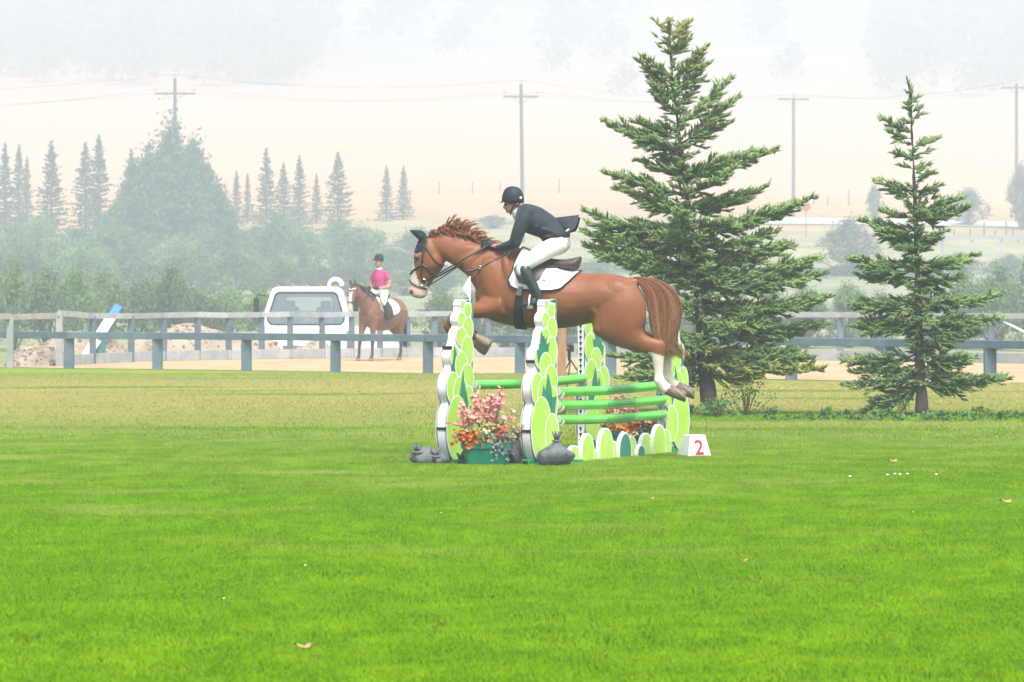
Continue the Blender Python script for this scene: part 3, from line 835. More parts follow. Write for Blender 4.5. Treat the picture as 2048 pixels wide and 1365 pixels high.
tipsB = [(1814, 160), (1818, 185), (1836, 195), (1840, 215), (1815, 205), (1763, 237), (1776, 262), (1845, 228), (1877, 277), (1862, 300), (1786, 305), (1800, 330), (1856, 330), (1868, 345), (1750, 360), (1772, 380), (1884, 370), (1870, 395), (1925, 395), (1940, 413), (1760, 420), (1720, 440), (1745, 455), (1892, 462), (1762, 476), (1882, 478), (1792, 495), (1700, 517), (1712, 549), (1722, 530), (1960, 508), (1925, 554), (1940, 520), (1780, 560), (1702, 611), (1720, 600), (2003, 590), (1950, 600), (1702, 652), (1720, 640), (2004, 636), (1960, 640), (1945, 662), (1800, 660), (1682, 720), (1684, 770), (1700, 742), (1960, 665), (1955, 715), (1940, 728), (1725, 822), (1745, 800), (1770, 810), (2022, 757), (1980, 765), (1930, 775), (1760, 760), (1880, 770), (1800, 790)]
profLB = [(160, 5), (230, 15), (310, 24), (360, 35), (440, 60), (520, 88), (610, 98), (720, 108), (800, 85)]
profRB = [(160, 5), (280, 22), (372, 34), (412, 52), (508, 84), (590, 108), (632, 112), (720, 92), (760, 105)]
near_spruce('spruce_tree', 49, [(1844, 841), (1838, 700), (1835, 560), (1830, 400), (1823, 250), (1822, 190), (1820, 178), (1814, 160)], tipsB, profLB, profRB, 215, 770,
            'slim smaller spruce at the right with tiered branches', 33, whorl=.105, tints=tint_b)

# ---- far conifers
def far_spruce(seed, hgt, wid):
    r = np.random.default_rng(seed)
    br = []
    z = .08
    while z < .985:
        e0 = wid / 2 * (1 - z) ** .95 * r.uniform(.7, 1.2) + .02
        nb = 6; a0 = r.random() * 6.28
        for k in range(nb):
            a = a0 + k * 6.283 / nb + r.normal(0, .2); e = e0 * r.uniform(.6, 1.2)
            b0 = np.array([0, 0, min(.99, z + r.uniform(-.015, .015)) * hgt])
            br.append((b0, b0 + np.array([math.cos(a) * e, math.sin(a) * e, e * (.9 * z - .25)]), .05, (1, 1, 1)))
        z += .028 * r.uniform(.8, 1.2)
    P0, P1, RR, CC, wood = spruce_shoots(None, br, seed, step=.26, rad=.055, tw=1.1, side_step=.3)
    V, T, Q, C = fingers_mesh(P0, P1, RR, CC, 0, seed, sides=3)
    return V, T, Q
far_protos = []
for sd in (3, 4, 5):
    V, T, Q = far_spruce(sd, 8.5, 3.6)
    far_protos.append(mesh_np('far_spruce_crown', V, T, Q, [FARNEEDLE]))
tb = MB(); tb.tube([(0, 0, -.3), (0, 0, 8.4)], [.14, .02], 7); far_trunk = tb.build('far_spruce_trunk', BARK).data
bpy.data.objects.remove(bpy.data.objects['far_spruce_trunk'])
conifers = [(10, 285, 420, .9, 'leftmost'), (38, 287, 432, .8, 'second from the left edge'), (54, 312, 441, .7, 'short third from the left edge'), (103, 280, 413, 1.15, 'dark standalone one at the left'),
            (171, 283, 420, 1.1, 'left one of a tall pair'), (198, 268, 415, 1.0, 'right one of a tall pair'), (262, 297, 425, 1.0, 'one left of the leafy tree'), (473, 340, 432, .85, 'short thin one right of the leafy tree'), (495, 345, 437, .8, 'second thin one right of the leafy tree'),
            (533, 295, 415, 1.1, 'tall one'), (567, 325, 421, 1.1, 'middle one of three'), (599, 310, 419, 1.05, 'right one of three'), (633, 347, 432, 1.0, 'small faint one'), (676, 303, 408, 1.25, 'broad ragged one'), (773, 330, 432, 1.05, 'left one of the last pair'), (807, 330, 434, 1.1, 'right one of the last pair')]
for i, (px, py, d, wf, wh) in enumerate(conifers):
    top = AT(px, py, d); g_ = ZG(top.x, d); h = (top.z - g_) / 8.5
    root = thing('conifer', (top.x, d, g_), f'hazy far conifer, {wh}, beyond the bushes', 'conifer', 'far conifers in the smoke', rz=i * 1.3)
    c = link('crown', far_protos[i % 3], root); c.scale = (wf * h, wf * h, h)
    t = link('trunk', far_trunk, root); t.scale = (h, h, h)

# ---- leafy trees and shrubs
LEAF = mat('willow_leaves', (.06, .12, .035), (.15, .215, .07), rough=.6, scale=.8, rnd=.35, spec=.2, upn=.35)
LEAF2 = mat('poplar_leaves', (.045, .095, .05), (.08, .14, .06), rough=.6, scale=1.5, rnd=.1, spec=.2, upn=.3)
LEAF3 = mat('grey_willow_leaves', (.09, .11, .075), (.13, .15, .09), rough=.7, scale=1.2, rnd=.15, spec=.2, upn=.3)
TWIG = mat('shrub_twigs', (.11, .09, .07), rough=.9)
def leafcloud(seed, w, h, n_clump, per, leaf, lean=0., spiky=.3, spread=1.0):
    """a shrub: stems fanning from the foot, leaves in clumps round them"""
    r = np.random.default_rng(seed)
    stems = []; P = []
    for k in range(n_clump):
        a = r.random() * 6.283; rho = math.sqrt(r.random()); zz = r.beta(2.2, 1.5)
        prof = math.sin(math.pi * min(1, .18 + .78 * zz)) ** .7 * (1 + .28 * math.sin(3 * a + seed + 5 * zz) + .12 * math.sin(7 * a + 9 * zz))
        c = np.array([math.cos(a) * rho * w / 2 * prof, math.sin(a) * rho * w / 2 * prof, h * (.05 + .95 * zz) * (1 - .22 * rho * rho) ])
        stems.append(c)
        q = r.normal(0, 1, (per, 3)) * np.array([.085 * w, .085 * w, .075 * h]) * spread * r.uniform(.5, 1.3)
        q[:, 2] += np.abs(q[:, 2]) * spiky
        P.append(c + q)
    P = np.concatenate(P); P[:, 2] = np.maximum(P[:, 2], .02)
    n = len(P)
    a = unit(r.normal(0, 1, (n, 3)) + np.array([0, 0, .5])); b_ = unit(np.cross(a, r.normal(0, 1, (n, 3))))
    s = leaf * r.uniform(.6, 1.3, (n, 1))
    V = np.stack([P - a * s, P + b_ * s * .42, P + a * s, P - b_ * s * .42], 1).reshape(-1, 3)
    Q = np.arange(n * 4).reshape(-1, 4)
    return V, Q, stems
def leafy(name, proto, x, y, sx, sz, m, label, cat, group, rz):
    root = thing(name, (x, y, ZG(x, y)), label, cat, group, rz)
    o = link('crown', proto[0][m], root); o.scale = (sx, sx, sz)
    t = link('stems' if cat == 'shrub' else 'trunk', proto[1], root); t.scale = (sx, sx, sz)
    return root
shr = []
for sd in range(4):
    V, Q, st = leafcloud(50 + sd, 3.2, 3.2, 130, 45, .085, spiky=.6, spread=.7)
    d = {}
    for k, mm in (('a', LEAF), ('b', LEAF3)): d[k] = mesh_np('shrub_crown', V, None, Q, [mm])
    b = MB()
    for c in st[::3]:
        c = Vector(c); b.tube([(c.x * .1, c.y * .1, 0), (c.x * .55, c.y * .55, c.z * .55), c * 1.02], [.035, .02, .006], 4)
    o = b.build('shrub_stems', TWIG); sm = o.data; bpy.data.objects.remove(o)
    shr.append((d, sm))
rr = np.random.default_rng(5)
def shrub_row(d, x0, x1, step, top_fn, m, label, group, wpx):
    px = x0; i = 0
    while px < x1:
        dd = d + rr.uniform(-6, 6); py = top_fn(px) + rr.normal(0, 12)
        top = AT(px, py, dd); g_ = ZG(top.x, dd); h = max(.8, top.z - g_)
        w = wpx * dd / F * rr.uniform(.85, 1.25)
        leafy('shrub', shr[int(rr.integers(4))], top.x, dd, w / 3.2, h / 3.1, m, label, 'shrub', group, rr.random() * 6.28)
        px += step * rr.uniform(.75, 1.25); i += 1
shrub_row(165, -30, 560, 62, lambda x: np.interp(x, [0, 60, 150, 250, 330, 420, 520, 640], [520, 560, 545, 570, 555, 575, 590, 600]), 'a', 'low green willow bush in the front row behind the dirt mounds', 'front row of willow bushes', 105)
shrub_row(300, -20, 900, 58, lambda x: np.interp(x, [0, 100, 200, 300, 450, 600, 750, 850, 900], [495, 480, 500, 520, 505, 515, 530, 540, 550]), 'a', 'mid green willow bush in the second row behind the ring', 'second row of willow bushes', 110)
shrub_row(345, -20, 900, 60, lambda x: np.interp(x, [0, 100, 200, 330, 450, 560, 650, 780, 860, 900], [462, 445, 445, 470, 455, 440, 450, 462, 492, 520]), 'a', 'hazy willow bush in the back row below the conifers', 'back row of willow bushes', 115)
shrub_row(165, 880, 2120, 70, lambda x: np.interp(x, [880, 1000, 1200, 1500, 1750, 1900, 2050], [575, 585, 570, 585, 580, 555, 550]), 'a', 'low willow bush in the thicket behind the right half of the ring', 'low thicket behind the right half of the ring', 105)
shrub_row(340, 880, 2120, 85, lambda x: np.interp(x, [880, 1000, 1250, 1400, 1600, 1800, 1900, 2050], [525, 545, 520, 530, 560, 560, 520, 520]), 'a', 'hazy bush behind the right half of the ring', 'hazy bushes behind the right half of the ring', 110)
def one_shrub(px, top_py, bot_py, d, wpx, m, label, k=0):
    top = AT(px, top_py, d); z0 = AT(px, bot_py, d).z
    root = leafy('shrub', shr[k], top.x, d, wpx * d / F / 3.2, (top.z - ZG(top.x, d)) / 3.1, m, label, 'shrub', None, k * 1.7)
one_shrub(1700, 445, 570, 340, 135, 'b', 'grey rounded bush between the two spruces', 1)
one_shrub(1748, 372, 420, 430, 36, 'b', 'thin faint bush beside the slim spruce', 2)
one_shrub(1935, 380, 440, 430, 80, 'b', 'faint broad bush right of the slim spruce', 3)
one_shrub(2044, 332, 430, 425, 60, 'b', 'tall hazy bush at the right edge below the pole', 0)
one_shrub(985, 432, 480, 415, 75, 'b', 'faint pale bush behind the rider', 2)
one_shrub(345, 560, 640, 185, 150, 'a', 'light green rounded bush behind the long dirt mound', 1)
# the big leafy tree in front of the nearest pole
Vs, Qs, st, nv_ = [], [], [], 0
for k, (ox, oy, w_, h_, nc) in enumerate([(0, 0, 3.6, 9.3, 110), (1.3, .4, 3.2, 8.2, 90), (-1.5, -.3, 3.2, 7.9, 90), (2.5, -.4, 2.6, 6.2, 70), (-2.6, .5, 2.6, 6.6, 70), (.6, -1.6, 3.0, 6.8, 80), (3.2, .2, 2.0, 4.0, 40), (-3.2, -.5, 2.0, 4.2, 40)]):
    v_, q_, s_ = leafcloud(77 + k, w_, h_, nc, 85, .17, spiky=.5, spread=.85)
    v_ = v_ + np.array([ox, oy, 0]); Vs.append(v_); Qs.append(q_ + nv_); nv_ += len(v_); st += [c + np.array([ox, oy, 0]) for c in s_[::3]]
V, Q = np.concatenate(Vs), np.concatenate(Qs)
tb = MB()
tb.tube([(0, 0, -.2), (.1, 0, 3), (0, .1, 6), (.1, 0, 8.5)], [.22, .17, .1, .03], 8)
for c in st[::5]:
    c = Vector(c); tb.tube([(0, 0, c.z * .55), (c.x * .5, c.y * .5, c.z * .85), c], [.06, .035, .01], 4)
o = tb.build('leafy_trunk', TWIG); tm = o.data; bpy.data.objects.remove(o)
big = ({'a': mesh_np('leafy_crown', V, None, Q, [LEAF2])}, tm)
def big_tree(px, top_py, d, wpx, label, rz):
    top = AT(px, top_py, d)
    leafy('leafy_tree', big, top.x, d, wpx * d / F / 6.6, (top.z - ZG(top.x, d)) / 9.2, 'a', label, 'tree', None, rz)
big_tree(345, 262, 377, 200, 'big dense leafy tree hiding the foot of the nearest pole', 0)
big_tree(395, 330, 380, 120, 'smaller leafy tree leaning on the right of the dense one', 2.)
big_tree(262, 372, 384, 120, 'low leafy tree at the left foot of the dense one', 4.)
# wooded slope far up the hill: seen only as a mass
V = []; Q = []
rw = np.random.default_rng(9)
vv, qq, _ = leafcloud(91, 9, 11, 26, 14, .9)
allV = []; allQ = []; nb_ = 0
for k in range(420):
    y = rw.uniform(1060, 1480); x = rw.uniform(-.16, .16) * y
    if -.05 < x / y < .10 and rw.random() < .9: continue
    s = rw.uniform(.9, 1.9)
    allV.append(vv * s + np.array([x, y, ZG(x, y)])); allQ.append(qq + nb_); nb_ += len(vv)
o = link('far_woods', mesh_np('far_woods', np.concatenate(allV), None, np.concatenate(allQ), [LEAF3]))
tag(o, 'pale mass of woods high on the smoky hillside', 'woods', kind='stuff')
# ================================================================ the jump: an oxer of four printed wings
UD = Vector((.445, .895, 0)).normalized()          # along the poles, away from the camera
UN = Vector((UD.y, -UD.x, 0))                       # towards the take-off side (right, a little towards the camera)
B0 = Vector((.185, 35.6, 0))                        # outer foot of the nearer front wing
SPREAD = .92
POLE_A = .575                                       # where the poles start, along UD
FARP = 3.13                                         # where the far wings start
UP = Vector((0, 0, 1))
def e_(px, py, rx, ry): return ((px - 1062) / 92.0, (936 - py) / 206.0, rx / 92.0 + .012, ry / 206.0)
ELL = [e_(1094, 611, 5.0, 10), e_(1103, 622, 7.5, 15), e_(1091, 641, 7.5, 16), e_(1103.5, 660, 10, 25), e_(1090, 676, 10, 20), e_(1101.5, 705, 12, 32),
       e_(1077, 716, 9, 22), e_(1089, 733, 12, 28), e_(1100, 762, 13, 32), e_(1072, 778, 12, 33), e_(1086, 790, 14, 36), e_(1102, 808, 11, 34), e_(1079, 860, 20.5, 67), e_(1100, 868, 14, 40)]
def outline(n=90):
    h0, h1 = .045, 1.63
    hs_ = np.linspace(h0, h1, n); Lf, Rt = [], []
    for h in hs_:
        l, r_ = 9, -9
        for (a, b_, rx, ry) in ELL:
            t = 1 - ((h - b_) / (ry * 1.02)) ** 2
            if t > 0:
                l = min(l, a - rx * math.sqrt(t)); r_ = max(r_, a + rx * math.sqrt(t))
        cx_ = float(np.interp(936 - h * 206, [598, 650, 690, 720, 770, 860, 905, 930], [1089, 1085, 1074, 1070, 1065, 1061, 1064, 1071]))
        l = min(l, (cx_ - 1062) / 92.0 + .012)
        if l > r_: l, r_ = Lf[-1] if Lf else .2, .55
        Lf.append(l); Rt.append(max(r_, .535 if h < 1.6 else r_))
    return [(a, h) for a, h in zip(Lf, hs_)] + [(a, h) for a, h in zip(Rt[::-1], hs_[::-1])]
OUT = outline()
LEAFS = [  # dark leaf prints (a,h) in photo pixels of the nearer front wing
    [(1072, 745), (1077, 735), (1073, 720), (1071, 700), (1075, 702), (1076, 690), (1079, 688), (1080, 661), (1084, 675), (1086, 672), (1088, 682), (1092, 674), (1091, 690), (1097, 687), (1093, 715), (1085, 712), (1080, 730), (1076, 760)],
    [(1082, 830), (1079, 800), (1083, 770), (1087, 784), (1092, 748), (1099, 775), (1101, 797), (1110, 795), (1106, 830), (1101, 850)]]
LEAFS2 = [[(1074, 770), (1070, 735), (1073, 720), (1075, 690), (1081, 715), (1084, 720), (1080, 745)], [(1082, 830), (1079, 812), (1084, 808), (1085, 785), (1091, 742), (1093, 768), (1098, 790), (1101, 812), (1097, 850), (1103, 845), (1100, 862), (1094, 840)]]
def clip_in(poly): return [((px - 1062) / 92.0, (936 - py) / 206.0) for px, py in poly]
def wing(foot, flip, label, leafs, group='printed jump wings'):
    """foot: outer end at ground, the wing runs along UD towards the poles (flip=1) or from the poles outward (flip=-1)"""
    root = thing('jump_wing', foot, label, 'jump wing', group)
    th = .074
    foot = foot - UN * .037
    u = UD * flip; o = foot - UN * (th / 2)
    b = MB(); b.prism(OUT, o, u, UP, UN * th); b.build('foam_board', PVC, root)
    # printed faces: white keyline, lime balls, dark leaves, in thin layers like vinyl
    for sgn in (1, -1):
        b = MB(); base = foot + UN * (sgn * th / 2)
        lay = 0
        def ell(a, h, rx, ry, off, mi, n=28):
            b.cur = mi
            P = []
            for k in range(n):
                t = 2 * math.pi * k / n
                P.append(base + u * (a + rx * math.cos(t)) + UP * max(.045, h + ry * math.sin(t)) + UN * (sgn * off))
            b.add(P, [tuple(range(n))])
        off = .0012
        seq = [('e', e) for e in ELL[:7]] + [('l', leafs[0])] + [('e', e) for e in ELL[7:12]] + [('l', leafs[1])] + [('e', e) for e in ELL[12:]]
        for kind, g_ in seq:
            if kind == 'e':
                a, h, rx, ry = g_
                ell(a, h, rx, ry, off, 0); ell(a, h, rx - .020, ry - .011, off + .0008, 1); off += .0016
            else:
                b.cur = 2
                P = [base + u * a + UP * h + UN * (sgn * off) for a, h in clip_in(g_)]
                b.add(P, [tuple(range(len(P)))]); off += .001
        b.build('printed_face', [WHITE, LIME, TEAL], root)
    # upright with a slotted track on the pole side
    a0 = POLE_A if True else 0
    pc = foot + u * (a0 - .035)
    b = MB(); b.prism([(-.0, 0), (.025, 0), (.025, 1.64), (-.0, 1.64)], pc - UN * .036, u, UP, UN * .072); b.build('upright', GREENMETAL, root)
    b = MB(); tkm = pc + u * .0262
    b.prism([(-.034, .03), (.034, .03), (.034, 1.62), (-.034, 1.62)], tkm, UN, UP, u * .006); tk = b.build('track', WHITE, root)
    b = MB()
    for k in range(26):
        z = .09 + k * .06
        pz = tkm + u * .0066 + UP * z
        b.prism([(.016 * math.cos(t), .014 * math.sin(t)) for t in np.linspace(0, 5.6, 8)], pz, UN, UP, u * .0015)
        b.prism([(-.006, -.032), (.006, -.032), (.006, -.008), (-.006, -.008)], pz, UN, UP, u * .0015)
    b.build('keyholes', BLACK, tk)['kind'] = 'stuff'
    for a_ in (.12, POLE_A - .03):
        b = MB(); c0 = foot + u * a_
        b.beam(c0 - UN * .32 + UP * .035, c0 + UN * .32 + UP * .035, .07, .07); ft = b.build('foot_bar', GREENMETAL, root, bevel=.006)
    b = MB(); b.beam(foot + u * -.055 + UP * .045, foot + u * .5 + UP * .045, .085, .085); b.build('base_tube', GREENMETAL, root, bevel=.008)
    b = MB(); b.beam(foot + u * -.062 + UP * .045, foot + u * -.05 + UP * .045, .055, .055); b.build('tube_end', BLACK, root)
    for z in ((.37, 1.16) if leafs is LEAFS2 else (.36, 1.03)):
        a_ = min(x for x, h in OUT if abs(h - z) < .03)
        b = MB(); b.beam(foot + u * (a_ + .012) + UP * z - UN * .045, foot + u * (a_ + .012) + UP * z + UN * .045, .04, .028); b.build('strap', BLACK, root, bevel=.004)
    return root
A0 = B0 - UN * SPREAD
D0 = B0 + UD * (FARP + POLE_A); C0 = A0 + UD * (FARP + POLE_A)
wing(B0, 1, 'printed green wing nearest the camera on the take-off side', LEAFS)
wing(A0, 1, 'printed green wing nearest the camera below the horse head', LEAFS2)
wing(C0, -1, 'printed green wing at the far end under the belly of the horse', LEAFS)
wing(D0, -1, 'printed green wing at the far right end behind the hind legs', LEAFS2)

MARK = mat('dark_hatch', (.03, .18, .04), rough=.5)
CUP = mat('plastic_cup', (.70, .68, .60), (.6, .5, .45), rough=.5)
def jpole(o, z0, z1, label):
    p = o + UD * (POLE_A + .012) + UP * z0; q = o + UD * (FARP - .012) + UP * z1
    root = thing('jump_pole', p, label, 'jump pole', 'green jump poles')
    mid = [p.lerp(q, t) - UP * (.018 * 4 * t * (1 - t)) for t in np.linspace(0, 1, 13)]
    b = MB(); b.tube(mid, .047, 20); b.build('pole', POLE, root, smooth=True, sharp=60)
    b = MB()
    for k in range(12):
        t = .42 + k * .022
        c = p.lerp(q, t) - UP * (.018 * 4 * t * (1 - t))
        ring = []
        for s, dt in ((-.2, 0), (.9, .012)):
            pass
        arc = np.linspace(-.55, .5, 6)
        A_ = [c + UD * (.0 + .02 * (a_ + .5)) + (UN * math.cos(a_) + UP * math.sin(a_)) * .0478 for a_ in arc]
        B_ = [x + UD * .022 for x in A_]
        b.add(A_ + B_, [(i, i + 1, 7 + i, 6 + i) for i in range(5)])
    b.build('hatch_marks', MARK, root)['kind'] = 'stuff'
    for c in (p, q):
        s = 1 if c is p else -1
        b = MB(); b.lathe(c - UD * (s * .004), [(.0, 0), (.04, .0), (.04, .01), (0, .01)], 14, UD * s); b.build('end_cap', CUP, root)
    for c, s in ((p, 1), (q, -1)):
        cc = c - UP * .058 + UD * (s * .02); pts = []
        b = MB(); b.tube([cc + UN * (.058 * math.cos(t)) + UP * (.05 + .06 * math.sin(t)) for t in np.linspace(math.pi, 2 * math.pi, 9)], .011, 6, side=UD)
        tag(b.build('pole_cup', CUP), None)
        o_ = bpy.data.objects[-1] if False else None
    return root
# cups belong to the pole they carry visually; build them as parts of the pole ends
def jpole_full(o, z0, z1, label):
    before = set(bpy.data.objects)
    root = jpole(o, z0, z1, label)
    for ob in set(bpy.data.objects) - before:
        if ob.name.startswith('pole_cup'):
            ob.parent = root; ob.location = -origin(root)
    return root
jpole_full(B0, .725, .738, 'top one of the three green poles on the take-off side')
jpole_full(B0, .597, .583, 'middle one of the three green poles on the take-off side')
jpole_full(B0, .455, .432, 'lowest of the three green poles on the take-off side')
jpole_full(A0, .785, .795, 'single green pole of the landing side, below the belly of the horse')

# low filler of rounded boards under the front poles
fr = B0 + UN * .13
fl = thing('filler_board', fr + UD * .9, 'low filler of rounded lime and white boards under the poles', 'jump filler')
HT = [.20, .31, .15, .35, .215, .29, .25, .155, .265, .345, .29]; WD = [.30, .30, .24, .34, .28, .30, .28, .20, .30, .34, .28]
tc = [0, 5, 7]
a = .55
for k, (h, w) in enumerate(zip(HT, WD)):
    c = fr + UD * (a + w / 2) + UN * (.02 if k % 2 else -.012)
    def arch(w_, h_): return [(-w_ / 2 * .92, 0), (w_ / 2 * .92, 0)] + [(w_ / 2 * math.cos(t), h_ * .35 + h_ * .65 * math.sin(t)) for t in np.linspace(0, math.pi, 15)]
    b = MB(); b.cur = 0; b.prism(arch(w, h), c - UN * .02, UD, UP, UN * .04)
    b.cur = 1 if k not in (5, 7) else 2
    b.prism(arch(w - .035, h - .016), c + UN * .0201, UD, UP, UN * .0015)
    b.build('rounded_board', [PVC, LIME, TEAL], fl)
    a += w * .76
# number marker
mk = G(1388, 919)
nm = thing('number_marker', mk, 'white tapered number block with a red two beside the jump', 'number marker')
rz = Matrix.Rotation(R(24), 3, 'Z')
b = MB(); b.box((0, 0, .125), (.275, .275, .25), taper=.62)
b.v = [mk + rz @ v for v in b.v]
MKW = mat('marker_white', (.82, .82, .81), (.76, .76, .75), rough=.5)
b.build('block', MKW, nm, bevel=.004)
fc = bpy.data.curves.new('two', 'FONT'); fc.body = '2'; fc.size = .21; fc.align_x = 'CENTER'; fc.align_y = 'CENTER'; fc.extrude = .0008; fc.offset = .003
fo = bpy.data.objects.new('two', fc); col.objects.link(fo)
dg = bpy.context.evaluated_depsgraph_get(); fm = bpy.data.meshes.new_from_object(fo.evaluated_get(dg)); bpy.data.objects.remove(fo)
RNUM = mat('number_red', (.55, .02, .03), rough=.5); fm.materials.clear(); fm.materials.append(RNUM)
for k, ang in enumerate((0, 90)):
    o = link('numeral', fm, nm)
    tilt = math.atan2(.275 * .38 / 2, .25)
    Mx = Matrix.Rotation(R(24 + ang), 4, 'Z') @ Matrix.Translation((0, -(.1375 - .0523 * .47) - .003, .118)) @ Matrix.Rotation(math.pi / 2 - tilt, 4, 'X')
    o.matrix_local = Mx
# white flag on the wing
fp = A0 + UD * .5 + UP * 1.60
fg = thing('corner_flag', fp, 'small white flag on a staff above the wing below the horse head', 'flag')
b = MB(); b.tube([fp, fp + UP * .26], .008, 8); b.build('staff', WHITE, fg)
b = MB(); b.prism([(0, .25), (-.065, .14), (0, .05)], fp + Vector((-.007, -.004, 0)), (1, 0, 0), (0, 0, 1), (0, .006, 0)); b.build('pennant', WHITE, fg)

# ================================================================ flower tubs
TUB = mat('green_tub', (.012, .16, .085), (.018, .20, .11), rough=.4, scale=6, spec=.5)
STEM = mat('flower_stems', (.16, .22, .06), (.22, .17, .07), rough=.7)
FPINK = mat('pink_petals', (.66, .17, .14), (.78, .44, .38), rough=.6, scale=30, rnd=0)
FORA = mat('orange_petals', (.70, .20, .015), (.55, .09, .015), rough=.6, scale=30)
FCREAM = mat('cream_petals', (.80, .66, .42), (.74, .50, .30), rough=.6, scale=20)
FRED = mat('red_petals', (.42, .03, .03), (.55, .09, .06), rough=.6, scale=30)
GREYLEAF = mat('silver_leaves', (.10, .14, .14), (.28, .31, .31), rough=.5, scale=25)
LEAFG = mat('flower_leaves', (.16, .26, .06), (.36, .32, .10), rough=.6, scale=15)
def blossom(b, c, r, nrm, petals=5, open_=.5, rg=rng):
    c = Vector(c); nrm = Vector(nrm).normalized()
    x = nrm.orthogonal().normalized(); x.rotate(Quaternion(nrm, rg.uniform(0, 6))); y = nrm.cross(x)
    for k in range(petals):
        t = 6.283 * k / petals; d_ = x * math.cos(t) + y * math.sin(t); s_ = nrm.cross(d_)
        m_ = c + d_ * r * .55 + nrm * r * open_ * .35
        b.add([c, m_ + s_ * r * .36, c + d_ * r + nrm * r * open_ * .55, m_ - s_ * r * .36], [(0, 1, 2, 3)])
def tub(name, c, w, dp, h, label, seed, flat):
    r = np.random.default_rng(seed)
    root = thing(name, c, label, 'flower tub')
    c = Vector(c)
    b = MB()
    def rect(wx, wy, z, n=6, rd=.05):
        P = []
        for (sx_, sy_, a0) in ((1, 1, 0), (-1, 1, 90), (-1, -1, 180), (1, -1, 270)):
            for k in range(n): 
                t = R(a0 + 90 * k / (n - 1)); P.append(c + Vector((sx_ * (wx / 2 - rd) + rd * math.cos(t), sy_ * (wy / 2 - rd) + rd * math.sin(t), z)))
        return P
    b.ringmesh([rect(w * .84, dp * .84, .0), rect(w * .97, dp * .97, h * .78), rect(w * 1.03, dp * 1.03, h * .785), rect(w * 1.05, dp * 1.05, h), rect(w * .96, dp * .96, h), rect(w * .92, dp * .92, h * .8)])
    b.build('tub', TUB, root, smooth=True, sharp=35)
    st = MB(); parts = {}
    def bl(k): return parts.setdefault(k, MB())
    def spray(k, base, tip, n, r0, r1, pet=5):
        base, tip = Vector(base), Vector(tip)
        ctrl = (base + tip) / 2 + Vector((0, 0, (tip - base).length * .18))
        pts = [base * (1 - t) ** 2 + ctrl * 2 * t * (1 - t) + tip * t * t for t in np.linspace(0, 1, 7)]
        st.tube(pts, .004, 4)
        for i in range(n):
            t = r.uniform(.35, 1.0) if n > 1 else 1.0
            p = base * (1 - t) ** 2 + ctrl * 2 * t * (1 - t) + tip * t * t
            q = p + Vector(r.normal(0, .028, 3)) * (1.2 - .5 * t)
            blossom(bl(k), q, r.uniform(r0, r1), Vector((q.x - c.x, -.6, q.z - c.z - h)) + Vector(r.normal(0, .5, 3)), pet, r.uniform(.3, 1.2), r)
    top = c + Vector((0, 0, h * .95))
    H_ = .60 if not flat else .46
    for k in range(22 if not flat else 12):
        a_ = r.uniform(-1, 1); L_ = H_ * (1 - .45 * a_ * a_) * r.uniform(.65, 1.05)
        spray('pink', top + Vector((a_ * w * .25, r.uniform(-.1, .1), 0)), top + Vector((a_ * w * .55, r.uniform(-.14, .1), L_)), 16, .017, .034)
    for sd in ((-1, .2), (1, .14), (1.2, .1), (-.9, .06)):
        spray('pink', top, top + Vector((sd[0] * w * .8, -.05, sd[1])), 12, .015, .027)
    for k in range(16): spray('orange', top + Vector((-w * .2, -.08, -.02)), top + Vector((-w * (.15 + .5 * r.random()) if not flat else w * r.uniform(-.5, .5), -.15 - .05 * r.random(), r.uniform(-.02, .14))), 9, .016, .03, 6)
    for k in range(9): spray('red', top + Vector((.02, -.06, 0)), top + Vector((w * r.uniform(-.2, .7), -.12, r.uniform(.0, .22))), 6, .014, .026)
    for k in range(4): spray('cream', top + Vector((0, -.08, 0)), top + Vector((w * r.uniform(-.25, .3), -.17, r.uniform(-.02, .2))), 1, .05, .065, 4)
    b = bl('grey')
    for k in range(110):
        p = top + Vector((w * r.uniform(.12, .55), -dp * r.uniform(.1, .62), r.uniform(-.10, .10)))
        blossom(b, p, r.uniform(.02, .04), Vector(r.normal(0, 1, 3)) + Vector((0, -1, .3)), 2, .3, r)
    b = bl('leaf')
    for k in range(90):
        p = top + Vector((w * r.normal(0, .25), -dp * r.uniform(-.2, .5), r.uniform(-.02, .20)))
        blossom(b, p, r.uniform(.03, .07), Vector(r.normal(0, 1, 3)) + Vector((0, -.8, .6)), 2, .5, r)
    for k in range(9):
        bb = bl('grey'); p = c + Vector((w * r.uniform(.1, .5), -dp * .5 - .02, h * r.uniform(.35, .95))); blossom(bb, p, .02, (0, -1, .2), 3, .3, r)
    st.build('flower_stems', STEM, root)
    for k, (nm_, m_) in {'pink': ('pink_blossoms', FPINK), 'orange': ('orange_blossoms', FORA), 'red': ('red_blossoms', FRED), 'cream': ('cream_blossoms', FCREAM), 'grey': ('silver_leaves', GREYLEAF), 'leaf': ('green_leaves', LEAFG)}.items():
        if k in parts: parts[k].build(nm_, m_, root)['kind'] = 'stuff'
    return root
tub('flower_tub', G(973, 937), .47, .34, .25, 'green tub of pink and orange flowers between the two near wings', 5, False)
tub('flower_tub', G(1262, 905) , .50, .34, .235, 'green tub of flowers behind the low filler under the poles', 8, True)

